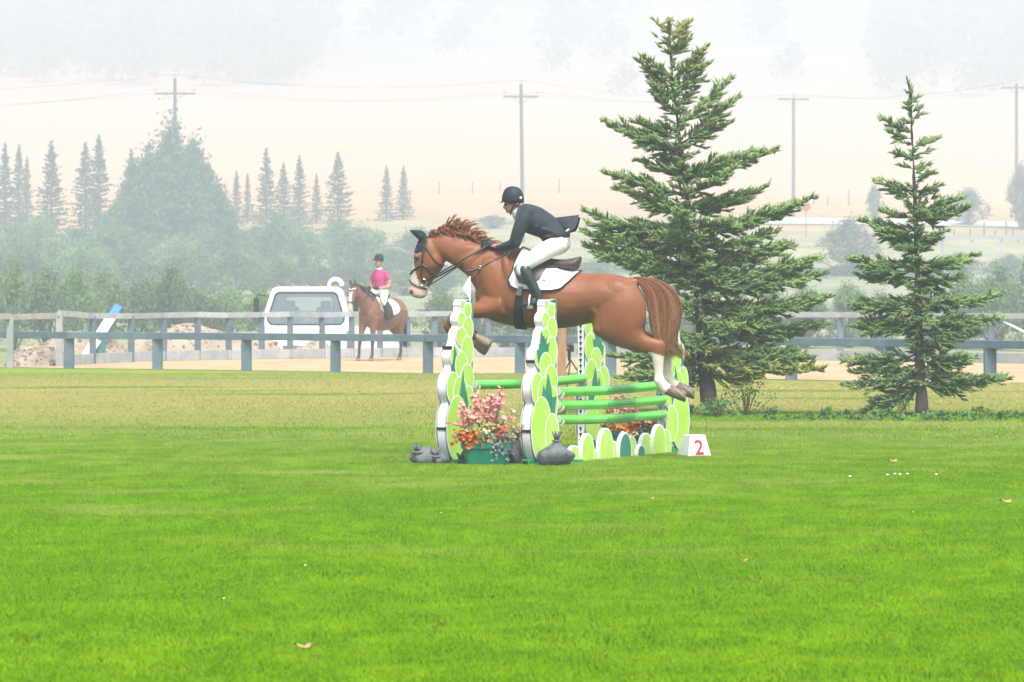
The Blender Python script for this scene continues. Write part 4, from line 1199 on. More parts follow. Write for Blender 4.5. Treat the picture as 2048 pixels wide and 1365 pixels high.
# ================================================================ sandbags holding the wings down
BAG = mat('grey_sandbag', (.145, .16, .16), (.085, .10, .105), rough=.8, scale=7, bump=.5, bscale=26)
DARKBAG = mat('dark_sandbag', (.05, .06, .06), (.03, .035, .035), rough=.8, scale=7, bump=.5, bscale=26)
def sandbag(c, w, h, dp, neck, seed, label, m=BAG, lean=0.):
    r = np.random.default_rng(seed); c = Vector(c)
    root = thing('sandbag', c, label, 'sandbag', 'sandbags on the jump feet')
    V, Qd = [], []; nu, nv = 34, 16
    ph = r.random(8) * 6.28
    for j in range(nv + 1):
        t = j / nv
        z = h * t
        prof = (math.sin(math.pi * min(1, t * .86 + .10)) ** .55) * (1 - t ** 6 * .55)
        if neck: prof = prof * (1 - max(0, t - .55) / .45 * .90)
        for i in range(nu):
            a_ = 6.283 * i / nu
            fold = 1 + (.05 + .06 * t) * math.sin(7 * a_ + ph[0] + 3 * t) + .045 * math.sin(11 * a_ + ph[1] - 4 * t) + .05 * math.sin(3 * a_ + ph[2])
            slump = .03 * math.sin(5 * t * 3.1 + ph[3] + a_)
            V.append((math.cos(a_) * w / 2 * prof * (fold + slump) + lean * t * w, math.sin(a_) * dp / 2 * prof * fold, z + .012 * math.sin(2 * a_ + ph[4])))
    for j in range(nv):
        for i in range(nu): Qd.append((j * nu + i, j * nu + (i + 1) % nu, (j + 1) * nu + (i + 1) % nu, (j + 1) * nu + i))
    V.append((lean * w, 0, h)); T = [(nv * nu + i, nv * nu + (i + 1) % nu, len(V) - 1) for i in range(nu)]
    link('sack', mesh_np('sack', V, T, Qd, [m], True), root)
    tie = Vector((lean * w * .93, 0, h * .93)) if neck else Vector((-w * .30, -dp * .22, h * .78))
    b = MB(); b.torus(tie, .035 if neck else .05, .012, (.2 * lean, 0, 1), 14, 5); b.tube([tie + Vector((0, -.03, 0)), tie + Vector((-.06, -.06, -.05)), tie + Vector((-.13, -.05, -.12))], .004, 4)
    for k in range(7):
        a_ = r.random() * 6.28; b.tube([tie, tie + Vector((.02 * math.cos(a_), .02 * math.sin(a_), .04)), tie + Vector((.05 * math.cos(a_), .05 * math.sin(a_), .07 + .03 * r.random()))], [.014, .014, .006], 5)
    b.build('tied_neck', m, root, local=True, smooth=True)
    return root
sandbag(G(854, 935), .32, .19, .3, False, 1, 'grey sandbag at the foot of the left wing', lean=.0)
sandbag(G(882, 936) + Vector((.0, .05, 0)), .18, .14, .22, False, 2, 'small grey sandbag squeezed against the left wing foot')
sandbag(G(1034, 937) + Vector((0, .18, 0)), .27, .31, .26, True, 3, 'grey sandbag with a tall neck behind the flower tub')
sandbag(G(1108, 938) + Vector((0, -.04, 0)), .34, .29, .32, True, 4, 'big dark grey sandbag tied at the top beside the take-off wing', lean=.08)
sandbag(G(927, 936) + Vector((.0, .0, 0)), .1, .09, .14, False, 6, 'little pale grey bag beside the flower tub')
sandbag(G(1207, 905), .2, .29, .2, True, 5, 'dark sandbag behind the low filler beside the far flower tub', DARKBAG)

# ================================================================ wooden stand and timing tripod behind the jump
ws_ = G(1126, 838)
wd = thing('timber_stand', ws_, 'bare timber post on a braced foot behind the jump', 'timber post')
b = MB(); b.box(ws_ + Vector((-.015, 0, .78)), (.115, .115, 1.56)); b.build('post', TIMBER, wd, bevel=.005)
for s in (-1, 1):
    b = MB(); b.beam(ws_ + Vector((s * .30 + .02, -.08, .05)), ws_ + Vector((s * .06, -.08, .36)), .04, .09, (0, 1, 0)); b.build('brace', TIMBER, wd, bevel=.004)
b = MB(); b.box(ws_ + Vector((.02, -.08, .02)), (.75, .09, .04)); b.build('foot', TIMBER, wd, bevel=.004)
b = MB(); b.box(ws_ + Vector((.0, -.15, .2)), (.16, .04, .16)); b.build('gusset', TIMBER, wd, bevel=.004)
tp = Vector(((1141 - 1024) * 58 / F, 58, 0))
td = thing('timing_tripod', tp, 'black timing sensor on a tripod behind the jump', 'timing sensor')
zt_ = lambda py: H - (py - HY) * 58 / F
b = MB(); b.box((tp.x, tp.y, zt_(697)), (.11, .1, .11)); b.box((tp.x - .02, tp.y, zt_(712)), (.05, .06, .16)); b.build('sensor_box', BLACK, td, bevel=.008)
for a_ in (0.3, 2.4, 4.5):
    b = MB(); b.tube([(tp.x, tp.y, zt_(720)), (tp.x + .42 * math.cos(a_), tp.y + .42 * math.sin(a_), 0)], .012, 6); b.build('leg', BLACK, td)
b = MB(); b.ellipsoid((tp.x - .055, tp.y - .07, zt_(697)), (.03, .02, .03), 10, 6); b.build('sensor_lens', RED, td)

# ================================================================ weeds, leaves and litter on the lawn
WEED = mat('weed_leaves', (.07, .15, .03), (.11, .20, .04), rough=.6, scale=8, rnd=.2, spec=.2, upn=.3)
def weed(px, py, w, h, n, leaf, seed, label, cat='weeds', group='weeds under the spruces'):
    c = G(px, py); V, Q, st_ = leafcloud(seed, w, h, max(6, n // 20), 20, leaf, spiky=.2)
    root = thing('weed_clump', c, label, cat, group)
    link('leaves', mesh_np('weed_leaves', V, None, Q, [WEED]), root)
    b = MB()
    for s in st_: b.tube([(s[0] * .15, s[1] * .15, 0), (s[0] * .6, s[1] * .6, s[2] * .6), s], [.008, .006, .003], 4)
    b.build('stalks', STEM, root, local=True)
weed(1492, 838, .75, .62, 420, .025, 1, 'wispy leafy weed clump right of the big spruce trunk')
weed(1440, 842, .6, .3, 400, .03, 2, 'dark low weeds against the big spruce trunk')
weed(1400, 840, .35, .3, 160, .03, 12, 'dry sprig left of the big spruce trunk')
for k in range(16):
    px = 1530 + k * 33 + random.uniform(-9, 9)
    weed(px, 847 + random.uniform(-3, 3), random.uniform(.25, .5), random.uniform(.12, .24), 150, .032, 20 + k, 'low weeds in the unmown strip between and beside the two spruces')
DRYLEAF = mat('dry_leaf', (.42, .20, .10), (.55, .33, .20), rough=.8, scale=30)
def fallen(px, py, s, label, m=DRYLEAF, cat='leaf'):
    c = G(px, py) + UP * .045
    r = np.random.default_rng(int(px))
    P = [(s * (1 + .25 * math.sin(5 * t)) * math.cos(t), s * .75 * math.sin(t), .25 * s * math.sin(2 * t + 1) + .02) for t in np.linspace(0, 6.0, 14)]
    b = MB(); b.add([c + Vector((0, 0, .35 * s))] + [c + Vector(p) for p in P], [(0, i, i + 1) for i in range(1, 14)] + [(0, 14, 1)])
    tag(b.build('fallen_leaf', m), label, cat, 'fallen leaves on the lawn')
fallen(607, 1318, .042, 'curled brown leaf lying on the grass in the left foreground')
fallen(1487, 1141, .028, 'small reddish leaf on the grass right of the middle')
fallen(2012, 1018, .05, 'brown tuft lying on the grass near the right edge')
fallen(1785, 934, .05, 'dry scrap lying on the grass below the slim spruce')
fallen(1302, 1012, .03, 'small brown scrap on the grass below the filler')
DAISY = mat('daisy_petals', (.8, .8, .76), rough=.7)
b = MB(); r = np.random.default_rng(3)
for k in range(14):
    px, py = r.uniform(0, 2048), 800 + 560 * r.random() ** 1.6
    blossom(b, G(px, py) + UP * .05, .008, (0, -.3, 1), 6, .2, r)
for px, py in ((1775, 962), (1790, 960), (1800, 961), (1815, 960), (1873, 961), (1700, 965)): blossom(b, G(px, py) + UP * .055, .016, (0, -.3, 1), 6, .2, r)
tag(b.build('daisies', DAISY), 'tiny white daisies scattered over the lawn', 'daisies', kind='stuff')
# ================================================================ organic surfaces: lofts joined by a voxel remesh
def ring(c, A, B, n=22, pear=0., ex=1.0):
    out = []
    for k in range(n):
        t = 2 * math.pi * k / n
        ct, st_ = math.cos(t), math.sin(t)
        ca = math.copysign(abs(ct) ** ex, ct); sa = math.copysign(abs(st_) ** ex, st_)
        out.append(c + A * ca + B * sa * (1 - pear * ct))
    return out
def resample(secs, per=3):
    """smooth the list of sections (tuples of Vectors/floats) with Catmull-Rom"""
    out = []
    n = len(secs)
    for i in range(n - 1):
        p0, p1, p2, p3 = secs[max(0, i - 1)], secs[i], secs[i + 1], secs[min(n - 1, i + 2)]
        for k in range(per):
            t = k / per
            out.append(tuple(.5 * ((2 * b_) + (c_ - a_) * t + (2 * a_ - 5 * b_ + 4 * c_ - d_) * t * t + (3 * b_ - a_ - 3 * c_ + d_) * t ** 3) for a_, b_, c_, d_ in zip(p0, p1, p2, p3)))
    out.append(secs[-1])
    return out
def organic(name, lofts, voxel, smooth, m, parent, colfn=None, fac=.5):
    b = MB()
    for rings in lofts: b.ringmesh(rings)
    o = b.build(name, m)
    r_ = o.modifiers.new('r', 'REMESH'); r_.mode = 'VOXEL'; r_.voxel_size = voxel
    s_ = o.modifiers.new('s', 'SMOOTH'); s_.factor = fac; s_.iterations = smooth
    dg = bpy.context.evaluated_depsgraph_get()
    me = bpy.data.meshes.new_from_object(o.evaluated_get(dg))
    old = o.data; bpy.data.objects.remove(o); bpy.data.meshes.remove(old)
    me.name = name
    me.polygons.foreach_set('use_smooth', [True] * len(me.polygons))
    bvh = BVHTree.FromPolygons([v.co.copy() for v in me.vertices], [tuple(p.vertices) for p in me.polygons])
    if colfn:
        a = me.color_attributes.new('Col', 'FLOAT_COLOR', 'POINT')
        a.data.foreach_set('color', np.array([(*colfn(v.co), 1) for v in me.vertices], dtype=np.float32).ravel())
    o0 = origin(parent) if parent is not None else Vector((0, 0, 0))
    if parent is not None:
        co = np.zeros(len(me.vertices) * 3, np.float32); me.vertices.foreach_get('co', co)
        me.vertices.foreach_set('co', (co.reshape(-1, 3) - np.array(o0)).ravel().astype(np.float32)); me.update()
    if not me.materials: me.materials.append(m)
    return link(name, me, parent), bvh

# the plane the horse jumps in
YAW = R(9)
HU = Vector((-math.cos(YAW), math.sin(YAW), 0)); HN = Vector((-math.sin(YAW), -math.cos(YAW), 0))
HP = Vector((.4, 37.2, 0))
CAMP = Vector((0, 0, H))
def S(px, py, off=0.):
    d = Vector(((px - 1024) / F, 1, -(py - HY) / F))
    t = (HP + HN * off - CAMP).dot(HN) / d.dot(HN)
    return CAMP + d * t
def sec(a, b_, hw, off=0., pear=0., ex=1.0): return (S(*a, off), S(*b_, off), hw, pear, ex)
def loft(secs, per=3, n=24):
    return [ring((t + b_) / 2, (t - b_) / 2, HN * hw, n, pear, ex) for t, b_, hw, pear, ex in resample([(t, b_, hw, pe, ex) for t, b_, hw, pe, ex in secs], per)]
def limb(pts, per=3, n=16):
    """pts: (px,py,off,r,widthfactor)"""
    P = resample([(S(p[0], p[1], p[2]), p[3], p[4] if len(p) > 4 else 1.0) for p in pts], per)
    rings = []
    for i, (c, r_, wf) in enumerate(P):
        d = (P[min(i + 1, len(P) - 1)][0] - P[max(i - 1, 0)][0]).normalized()
        x = (HN - d * HN.dot(d)).normalized(); y = d.cross(x)
        rings.append([c + x * (r_ * wf * math.cos(t)) + y * (r_ * math.sin(t)) for t in [2 * math.pi * k / n for k in range(n)]])
    return rings

COAT = mat('chestnut_coat', (1, 1, 1), (.74, .68, .64), rough=.5, scale=3.2, attr=True, spec=.32, sheen=.06, bump=.12, bscale=45, lo=.3, hi=.8)
CH = (.25, .087, .029); CHD = (.20, .060, .026); CREAMW = (.78, .70, .60); PINK = (.72, .47, .40); HOOF = (.24, .19, .14); HOOFD = (.13, .10, .08)
horse = thing('horse', S(1130, 936) , 'chestnut horse with a white blaze jumping over the green poles', 'horse')
lofts = []
# trunk
lofts.append(loft([sec((958, 545), (951, 598), .085), sec((976, 519), (962, 624), .17), sec((1000, 501), (984, 642), .225, pear=.12), sec((1030, 494), (1015, 651), .25, pear=.22), sec((1060, 504), (1045, 656), .28, pear=.15), sec((1090, 522), (1080, 658), .30),
                   sec((1120, 537), (1112, 658), .305), sec((1150, 545), (1147, 654.5), .29), sec((1180, 546.5), (1176, 648), .275), sec((1215, 547), (1206, 645), .28), sec((1245, 552), (1238, 645), .27), sec((1266, 561), (1264, 638), .23), sec((1281, 580), (1281, 628), .15), sec((1290, 598), (1289, 617), .06)]))
# neck
lofts.append(loft([sec((858, 477), (878, 515), .06), sec((880, 466.5), (900, 527), .082, pear=.2), sec((900, 467), (912, 535), .09, pear=.3), sec((922, 471.5), (925, 544), .10, pear=.35), sec((946, 481), (938, 556), .12, pear=.35), sec((968, 488), (952, 580), .15, pear=.3), sec((996, 492), (972, 612), .18, pear=.3), sec((1022, 495), (1004, 632), .17, pear=.2)]))
# head
lofts.append(loft([sec((845, 471), (866, 480), .045), sec((838, 482), (882, 502), .08), sec((832, 497), (889, 520), .095), sec((829, 510), (887, 534), .098), sec((827, 524), (879, 546), .088), sec((823, 540), (868, 560), .072), sec((820, 555), (861, 571), .060), sec((818.5, 568), (857, 580), .057), sec((818, 580), (855, 588), .060), sec((821, 590), (852, 594), .054), sec((829, 596.5), (845, 597.5), .03)], 3, 20))
# cheek, brow and shoulder masses
def blob(px, py, off, rx, rz_, rn, ang=0):
    u_ = Vector((HU.x * math.cos(ang), HU.y * math.cos(ang), math.sin(ang))); v_ = Vector((-HU.x * math.sin(ang), -HU.y * math.sin(ang), math.cos(ang)))
    c = S(px, py, off); rings = []
    for i in range(1, 9):
        t = math.pi * i / 9
        rings.append([c + HN * (rn * math.cos(t)) + (u_ * rx * math.cos(a) + v_ * rz_ * math.sin(a)) * math.sin(t) for a in [2 * math.pi * k / 14 for k in range(14)]])
    return rings
for s in (1, -1):
    lofts.append(blob(866, 524, s * .055, .085, .095, .05))
    lofts.append(blob(833, 513, s * .072, .035, .028, .028))
    lofts.append(blob(990, 570, s * .15, .15, .30, .09, -.25))      # shoulder
    lofts.append(blob(985, 612, s * .15, .15, .12, .10))
    lofts.append(blob(1085, 600, s * .2, .42, .22, .105))
    lofts.append(blob(1232, 590, s * .15, .20, .17, .115, .3))      # gluteals
    lofts.append(blob(1202, 655, s * .17, .08, .10, .08, .5))       # stifle
    lofts.append(blob(1185, 612, s * .15, .06, .17, .115, -.5))
    lofts.append(blob(925, 505, s * .06, .16, .08, .045, -.2))      # neck
    lofts.append(blob(1020, 560, s * .16, .07, .26, .085, -.2))     # shoulder blade
    lofts.append(blob(1265, 632, s * .15, .10, .16, .10, .4))       # hamstring
    lofts.append(blob(822, 584, s * .045, .026, .024, .022))
    # fore legs, folded
    dx, dy = (0, 0) if s > 0 else (-6, 12)
    lofts.append(limb([(1005, 612, s * .16, .12), (975, 619, s * .17, .092), (948, 622, s * .16, .078), (922, 627 + dy * .5, s * .15, .058), (905 + dx, 637 + dy, s * .145, .052), (903 + dx, 645 + dy, s * .145, .047), (914 + dx, 655 + dy, s * .145, .036, .8), (932 + dx, 664 + dy, s * .145, .032, .8), (947 + dx, 671 + dy, s * .145, .040), (956 + dx, 676 + dy, s * .145, .033)], 3))
    lofts.append(limb([(952 + dx, 673 + dy, s * .145, .034), (961 + dx, 679 + dy, s * .145, .042), (966 + dx, 682 + dy, s * .145, .053), (974 + dx, 687 + dy, s * .145, .058), (981 + dx, 691 + dy, s * .145, .055)], 2))
# hind legs
def hind(s, dx, dy):
    w = lambda k: (dx * k, dy * k)
    def q(a, b_, hw, off, k): return sec((a[0] + dx * k, a[1] + dy * k), (b_[0] + dx * k, b_[1] + dy * k), hw, s * off)
    L_ = [q((1202, 572), (1274, 572), .10, .13, 0), q((1184, 606), (1290, 600), .15, .135, 0), q((1182, 638), (1293, 625), .155, .14, 0), q((1190, 667), (1291, 646), .14, .145, .1), q((1213, 685), (1286, 657), .115, .15, .2), q((1243, 696), (1291, 668.5), .085, .15, .45), q((1274, 704.5), (1308, 676.5), .064, .15, .75), q((1296, 709), (1327, 682), .05, .15, 1), q((1303, 716), (1331, 692), .047, .15, 1), q((1305, 726), (1328.5, 714), .04, .15, 1), q((1307, 739), (1327, 737), .034, .15, 1), q((1308, 753), (1327, 752), .033, .15, 1), q((1307.5, 764), (1330, 759), .043, .15, 1), q((1316, 776), (1335, 765), .036, .15, 1), q((1326, 785), (1341, 769), .04, .15, 1)]
    H_ = [q((1322, 783), (1338, 767), .036, .15, 1), q((1331, 790), (1343, 770), .052, .15, 1), q((1350, 798), (1357, 776), .058, .15, 1), q((1371, 806), (1372.5, 784), .063, .15, 1)]
    return [loft(L_, 3, 20), loft(H_, 2, 18)]
lofts += hind(1, 0, 0) + hind(-1, 17, -6)
lofts.append(limb([(1262, 566, 0, .06), (1280, 563, 0, .035), (1300, 563, 0, .02)], 2))      # dock

def coat_col(p):
    px, py = PXS(p)
    off = (p - HP).dot(HN)
    c = CH
    n_ = .5 + .5 * math.sin(px * .11 + 1.3 * math.sin(py * .09)) * math.sin(py * .07 + .4)
    c = tuple(a * (.92 + .16 * n_) for a in c)
    if px < 905 and py < 600 and py > 470:           # head
        fx = float(np.interp(py, [505, 523, 545, 559, 566, 575], [818, 827.5, 831, 835, 841, 858]))
        if px < fx: c = CREAMW
        my = float(np.interp(px, [815, 833, 858], [562, 567, 581]))
        if py > my:
            c = PINK if py < 588 else (.70, .56, .42)
        d_ = math.hypot((px - 823) / 1.0, (py - 583.5) / 1.5)
        if d_ < 3.6 and abs(off) > .03: c = (.10, .04, .035)
    if px > 1296 and py > 700:                       # hind stockings and hooves
        dx = 17 if off < 0 else 0; dy = -6 if off < 0 else 0
        X, Y = px - dx, py - dy
        if Y > 709 + max(0, X - 1303) * .35 - 4: c = CREAMW
        if (X - 1334) * .75 + (Y - 781) * .55 > 0 and Y > 764:
            k = math.sin((X - Y) * .55)
            c = HOOF if k > -.1 else HOOFD
    if py > 655 and px < 1000:
        dx, dy = (0, 0) if off > 0 else (-6, 12)
        X, Y = px - dx, py - dy
        if X > 951: c = (.30, .20, .13)
        if X + Y * .6 > 968 + 682 * .6 - 4: c = HOOF
    return c
body, HB = organic('body', lofts, .0125, 7, COAT, horse, coat_col)

def cast(px, py, off=.0, lift=.0, s=1):
    """point on the horse's skin seen straight from its side (s=1 near side, -1 far side)"""
    o = S(px, py, 0) + HN * (s * 1.2)
    h, nrm, i, d = HB.ray_cast(o, HN * -s)
    if h is None or (h - HP).dot(HN) * s < -.02:
        h, nrm, i, d = HB.find_nearest(S(px, py, 0) + HN * (s * .02))
    if nrm.dot(HN) * s < 0 and abs(nrm.dot(HN)) > .3: nrm = -nrm
    return h + nrm * lift, nrm
def drape(b, top, bot, nu, nv, th, s=1, lift=.004):
    """a cloth between two pixel curves laid on the horse"""
    def along(c, t):
        c = [Vector(p) for p in c]; L_ = [0]
        for a_, b2 in zip(c, c[1:]): L_.append(L_[-1] + (b2 - a_).length)
        x = t * L_[-1]
        for i in range(len(c) - 1):
            if x <= L_[i + 1] + 1e-9: return c[i].lerp(c[i + 1], (x - L_[i]) / max(1e-9, L_[i + 1] - L_[i]))
        return c[-1]
    inn, out = [], []
    for j in range(nv + 1):
        for i in range(nu + 1):
            p = along(top, i / nu).lerp(along(bot, i / nu), j / nv)
            h, nr = cast(p.x, p.y, s=s)
            e = 1.0
            inn.append(h + nr * lift); out.append(h + nr * (lift + th * e))
    n = nu + 1; N_ = len(inn); fs = []
    for j in range(nv):
        for i in range(nu):
            a_ = j * n + i
            fs.append((N_ + a_, N_ + a_ + 1, N_ + a_ + n + 1, N_ + a_ + n)); fs.append((a_, a_ + n, a_ + n + 1, a_ + 1))
    bd = [i for i in range(nu)] ; edge = [j for j in range(n)] + [j * n + nu for j in range(1, nv + 1)] + [nv * n + i for i in range(nu - 1, -1, -1)] + [j * n for j in range(nv - 1, 0, -1)]
    for k in range(len(edge)):
        a_, c_ = edge[k], edge[(k + 1) % len(edge)]
        fs.append((a_, c_, N_ + c_, N_ + a_))
    b.add(inn + out, fs)
    return [out[e] for e in edge]
def strap(b, pix, r, s=1, lift=None, n=6, flat=.5, sub=4):
    pts = []
    for (x0, y0), (x1, y1) in zip(pix, pix[1:]):
        for k in range(sub): pts.append((x0 + (x1 - x0) * k / sub, y0 + (y1 - y0) * k / sub))
    pts.append(pix[-1])
    P = [cast(x, y, lift=(r * .55 if lift is None else lift), s=s)[0] for x, y in pts]
    b.tube(P, r, n)

# eyes
EYE = mat('eye', (.015, .01, .008), rough=.1, spec=.8)
for s in (1, -1):
    b = MB(); h, nr = cast(833.5, 516, s=s); b.ellipsoid(h - nr * .006, (.018, .018, .015), 12, 8); b.build('eye', EYE, horse, smooth=True)
# hair
HAIR = mat('chestnut_hair', (1, 1, 1), (.7, .7, .7), rough=.5, scale=40, attr=True, spec=.4)
def bez(P, t):
    n = len(P) - 1
    P = [Vector(p) for p in P]
    while len(P) > 1: P = [a_.lerp(b_, t) for a_, b_ in zip(P, P[1:])]
    return P[0]
def strands(b, gens, n, r0, seg, colf, seed, jit, lmin=.72):
    """gens: list of guide control polygons (same length); strands blend two neighbouring guides"""
    r = np.random.default_rng(seed)
    for k in range(n):
        u = r.random() * (len(gens) - 1); i = min(int(u), len(gens) - 2); f = u - i
        G_ = [a_.lerp(c_, f) for a_, c_ in zip(gens[i], gens[i + 1])]
        G_ = [g_ + Vector(r.normal(0, 1, 3)) * jit * (.25 + q / len(G_)) for q, g_ in enumerate(G_)]
        L_ = r.uniform(lmin, 1.0)
        w_ = r.random(); pts = [bez(G_, min(1.0, t * L_)) for t in np.linspace(0, 1, seg)]
        b0 = len(b.v)
        b.tube(pts, [r0 * (1 - .8 * (i_ / (seg - 1)) ** 2) * (.6 + .8 * w_) for i_ in range(seg)], 4)
        for j in range(len(b.v) - b0): b.c[b0 + j] = colf((j // 4) / (seg - 1), w_, u / (len(gens) - 1))
REDH = (.25, .075, .028); DARKH = (.16, .055, .024); BLOND = (.42, .235, .105)
def mixv(a_, b_, t): t = max(0, min(1, t)); return tuple(x * (1 - t) + y * t for x, y in zip(a_, b_))
# tail: arches up off the dock, hangs, and flicks out past the hocks
tg = []
for pts in ([(1268, 562), (1283, 562), (1300, 590), (1297, 630), (1300, 655), (1304, 672), (1316, 690)],
            [(1268, 561), (1292, 556), (1318, 590), (1308, 640), (1308, 664), (1314, 680), (1338, 712)],
            [(1268, 560), (1302, 552), (1338, 582), (1322, 640), (1314, 668), (1320, 688), (1350, 720)],
            [(1268, 559), (1312, 550), (1356, 576), (1345, 640), (1322, 672), (1324, 694), (1366, 716)],
            [(1268, 558), (1322, 550), (1378, 580), (1374, 640), (1338, 668), (1324, 694), (1376, 722)],
            [(1268, 557), (1330, 549), (1388, 584), (1382, 640), (1344, 668), (1328, 694), (1390, 712)]):
    tg.append(pts)
def tcol(t, w_, u):
    k = .5 + .5 * math.sin(u * 23 + 1.0) * math.sin(u * 9.0 + 2)
    base = mixv(REDH, DARKH, (k - .62) * 2.2 + (w_ - .5) * .5)
    return mixv(base, BLOND, ((t - .36) * 1.5 + (.5 - k) * .5 + (w_ - .5) * .25) if t > .15 else 0)
b = MB()
for off in (-.045, -.015, .015, .045):
    g_ = [[S(x, y, off * (1 if i else .3) * (1 + .5 * math.sin(i))) for i, (x, y) in enumerate(p)] for p in tg]
    strands(b, g_, 760, .0036, 15, tcol, int(100 + off * 1000), .015, .5)
b.build('tail', HAIR, horse, smooth=True, col_attr=True)
# mane: lifted by the jump
b = MB()
crest = [(858, 472, 854, 466), (870, 467.5, 868, 455), (882, 466, 884, 450), (893, 466.5, 897, 440), (905, 468, 911, 432), (916, 470, 922, 436), (927, 473, 937, 440), (938, 477, 951, 450), (950, 482, 966, 464), (962, 486, 980, 474), (972, 489, 986, 484)]
mg = []
for (x, y, tx_, ty_) in crest:
    mg.append([S(x, y + 3), S(x + (tx_ - x) * .15, y + (ty_ - y) * .5), S(x + (tx_ - x) * .5, y + (ty_ - y) * .95), S(tx_ + 5, ty_ + 1), S(tx_ + 11, ty_ + 6)])
def mcol(t, w_, u): return mixv(REDH if w_ < .8 else DARKH, (.50, .22, .09), (t - .3) * 1.2)
r_ = np.random.default_rng(8)
tufts = []
for k in range(95):
    u = r_.random() * (len(mg) - 1); i = min(int(u), len(mg) - 2); f = u - i
    g1 = [a_.lerp(c_, f) for a_, c_ in zip(mg[i], mg[i + 1])]
    hgt = r_.uniform(.45, .98); root_ = g1[0].copy(); lean_ = Vector(r_.normal(0, .006, 3))
    g1 = [root_ + (g_ - root_) * hgt + lean_ * q for q, g_ in enumerate(g1)]
    g1 = [g_ + HN * (r_.uniform(-.02, .03)) for g_ in g1]
    g2 = [g_ + Vector(r_.normal(0, .010, 3)) * q * .5 + HU * .018 * (1 - q / 5) for q, g_ in enumerate(g1)]
    strands(b, [g1, g2], 30, .0026, 9, mcol, 200 + k, .009)
for k in range(110):      # short hair lying along the crest, towards the withers
    u = r_.random(); x = 860 + 160 * u; y = float(np.interp(x, [858, 882, 922, 968, 1022], [472, 466, 471, 488, 494]))
    p = S(x, y, r_.uniform(-.03, .05)); q = p + HU * -.06 + Vector((0, 0, r_.uniform(-.05, .03))) + HN * r_.uniform(0, .06)
    strands(b, [[p, p.lerp(q, .5) + Vector((0, 0, .03)), q], [p, p.lerp(q, .5) + Vector((0, 0, .02)), q]], 3, .005, 6, mcol, 400 + k, .006)
b.build('mane', HAIR, horse, smooth=True, col_attr=True)

# ---------------------------------------------------------------- tack
LEATHER = mat('dark_leather', (.028, .022, .020), (.045, .034, .03), rough=.45, scale=12, spec=.5)
BROWNLEA = mat('brown_leather', (.050, .034, .028), (.085, .058, .046), rough=.5, scale=9, spec=.5)
NAVY = mat('navy_knit', (.012, .018, .032), (.02, .026, .042), rough=.85, scale=30, bump=.3, bscale=200)
PADW = mat('white_quilt', (.82, .83, .86), (.76, .77, .80), rough=.8, scale=8, bump=.25, bscale=70)
# ear bonnet
bn = thing('ear_bonnet', S(842, 478), 'dark navy ear bonnet on the head of the jumping horse', 'ear bonnet')
for s in (1, -1):
    b = MB(); drape(b, [(842, 472), (850, 471), (858, 474)], [(829, 506), (837, 506), (846, 506)], 8, 10, .006, s, .003); b.build('hood', NAVY, bn, smooth=True)
for (bx, by, tx_, ty_, off, nm_) in ((846, 479, 819.5, 461, .05, 'near'), (850, 477, 829, 461.5, -.05, 'far')):
    b = MB(); p, q = S(bx, by, off), S(tx_, ty_, off * 1.5); dd = q - p
    ax_ = dd.normalized().cross(HN).normalized(); rings = []
    for t, w_ in ((0, .030), (.15, .036), (.4, .036), (.65, .028), (.85, .016), (1.0, .003)):
        c = p + dd * t + ax_ * (.012 * math.sin(t * 3))
        rings.append([c + ax_ * (w_ * math.cos(a)) + HN * (w_ * .75 * math.sin(a)) for a in [2 * math.pi * k / 12 for k in range(12)]])
    b.ringmesh(rings); b.build('ear_cover', NAVY, bn, smooth=True)
b = MB()
for s in (1, -1): strap(b, [(826, 504), (832, 502.5), (838, 504), (845, 508)], .005, s)
b.build('white_edging', WHITE, bn)
# bridle
bd = thing('bridle', S(848, 520), 'black bridle with a silver bit ring on the jumping horse', 'bridle')
for s in (1, -1):
    b = MB(); strap(b, [(857, 474), (854, 490), (850, 508), (847, 530), (845, 548), (846, 560)], .010, s); b.build('cheek_strap', LEATHER, bd, smooth=True)
    b = MB(); strap(b, [(836, 489.5), (845, 490.5), (853, 493)], .008, s); b.build('browband', LEATHER, bd, smooth=True)
    b = MB(); strap(b, [(822.5, 549), (828, 542), (838, 535), (848, 531), (858, 536), (868, 551)], .010, s); b.build('noseband', LEATHER, bd, smooth=True)
    b = MB(); strap(b, [(819, 559.5), (826, 567), (838, 574), (854, 578.5)], .008, s); b.build('flash_strap', LEATHER, bd, smooth=True)
    b = MB(); strap(b, [(853, 493), (866, 512), (878, 528), (890, 532)], .008, s); b.build('throat_lash', LEATHER, bd, smooth=True)
    h, nr = cast(848, 565, lift=.014, s=s); b = MB(); b.torus(h, .035, .006, HN, 20, 6); b.build('bit_ring', STEEL, bd, smooth=True)
    g0, g1_ = h, S(976, 491, .09 * s + .02)
    b = MB(); mid = [g0.lerp(g1_, t) + HN * (.10 * s * math.sin(t * 3.1)) - UP * (.012 * math.sin(t * 3.14)) for t in np.linspace(0, 1, 14)]
    b.tube(mid, .0085, 6); b.build('rein', LEATHER, bd, smooth=True)
    b = MB(); g2_ = cast(930, 536, s=s, lift=.01)[0]; m2 = [S(856, 572, .05 * s), S(890, 553, .09 * s), S(925, 527, .13 * s), S(976, 493, .10 * s)]
    b.tube([bez(m2, t) for t in np.linspace(0, 1, 12)], .006, 6); b.build('lower_rein', LEATHER, bd, smooth=True)
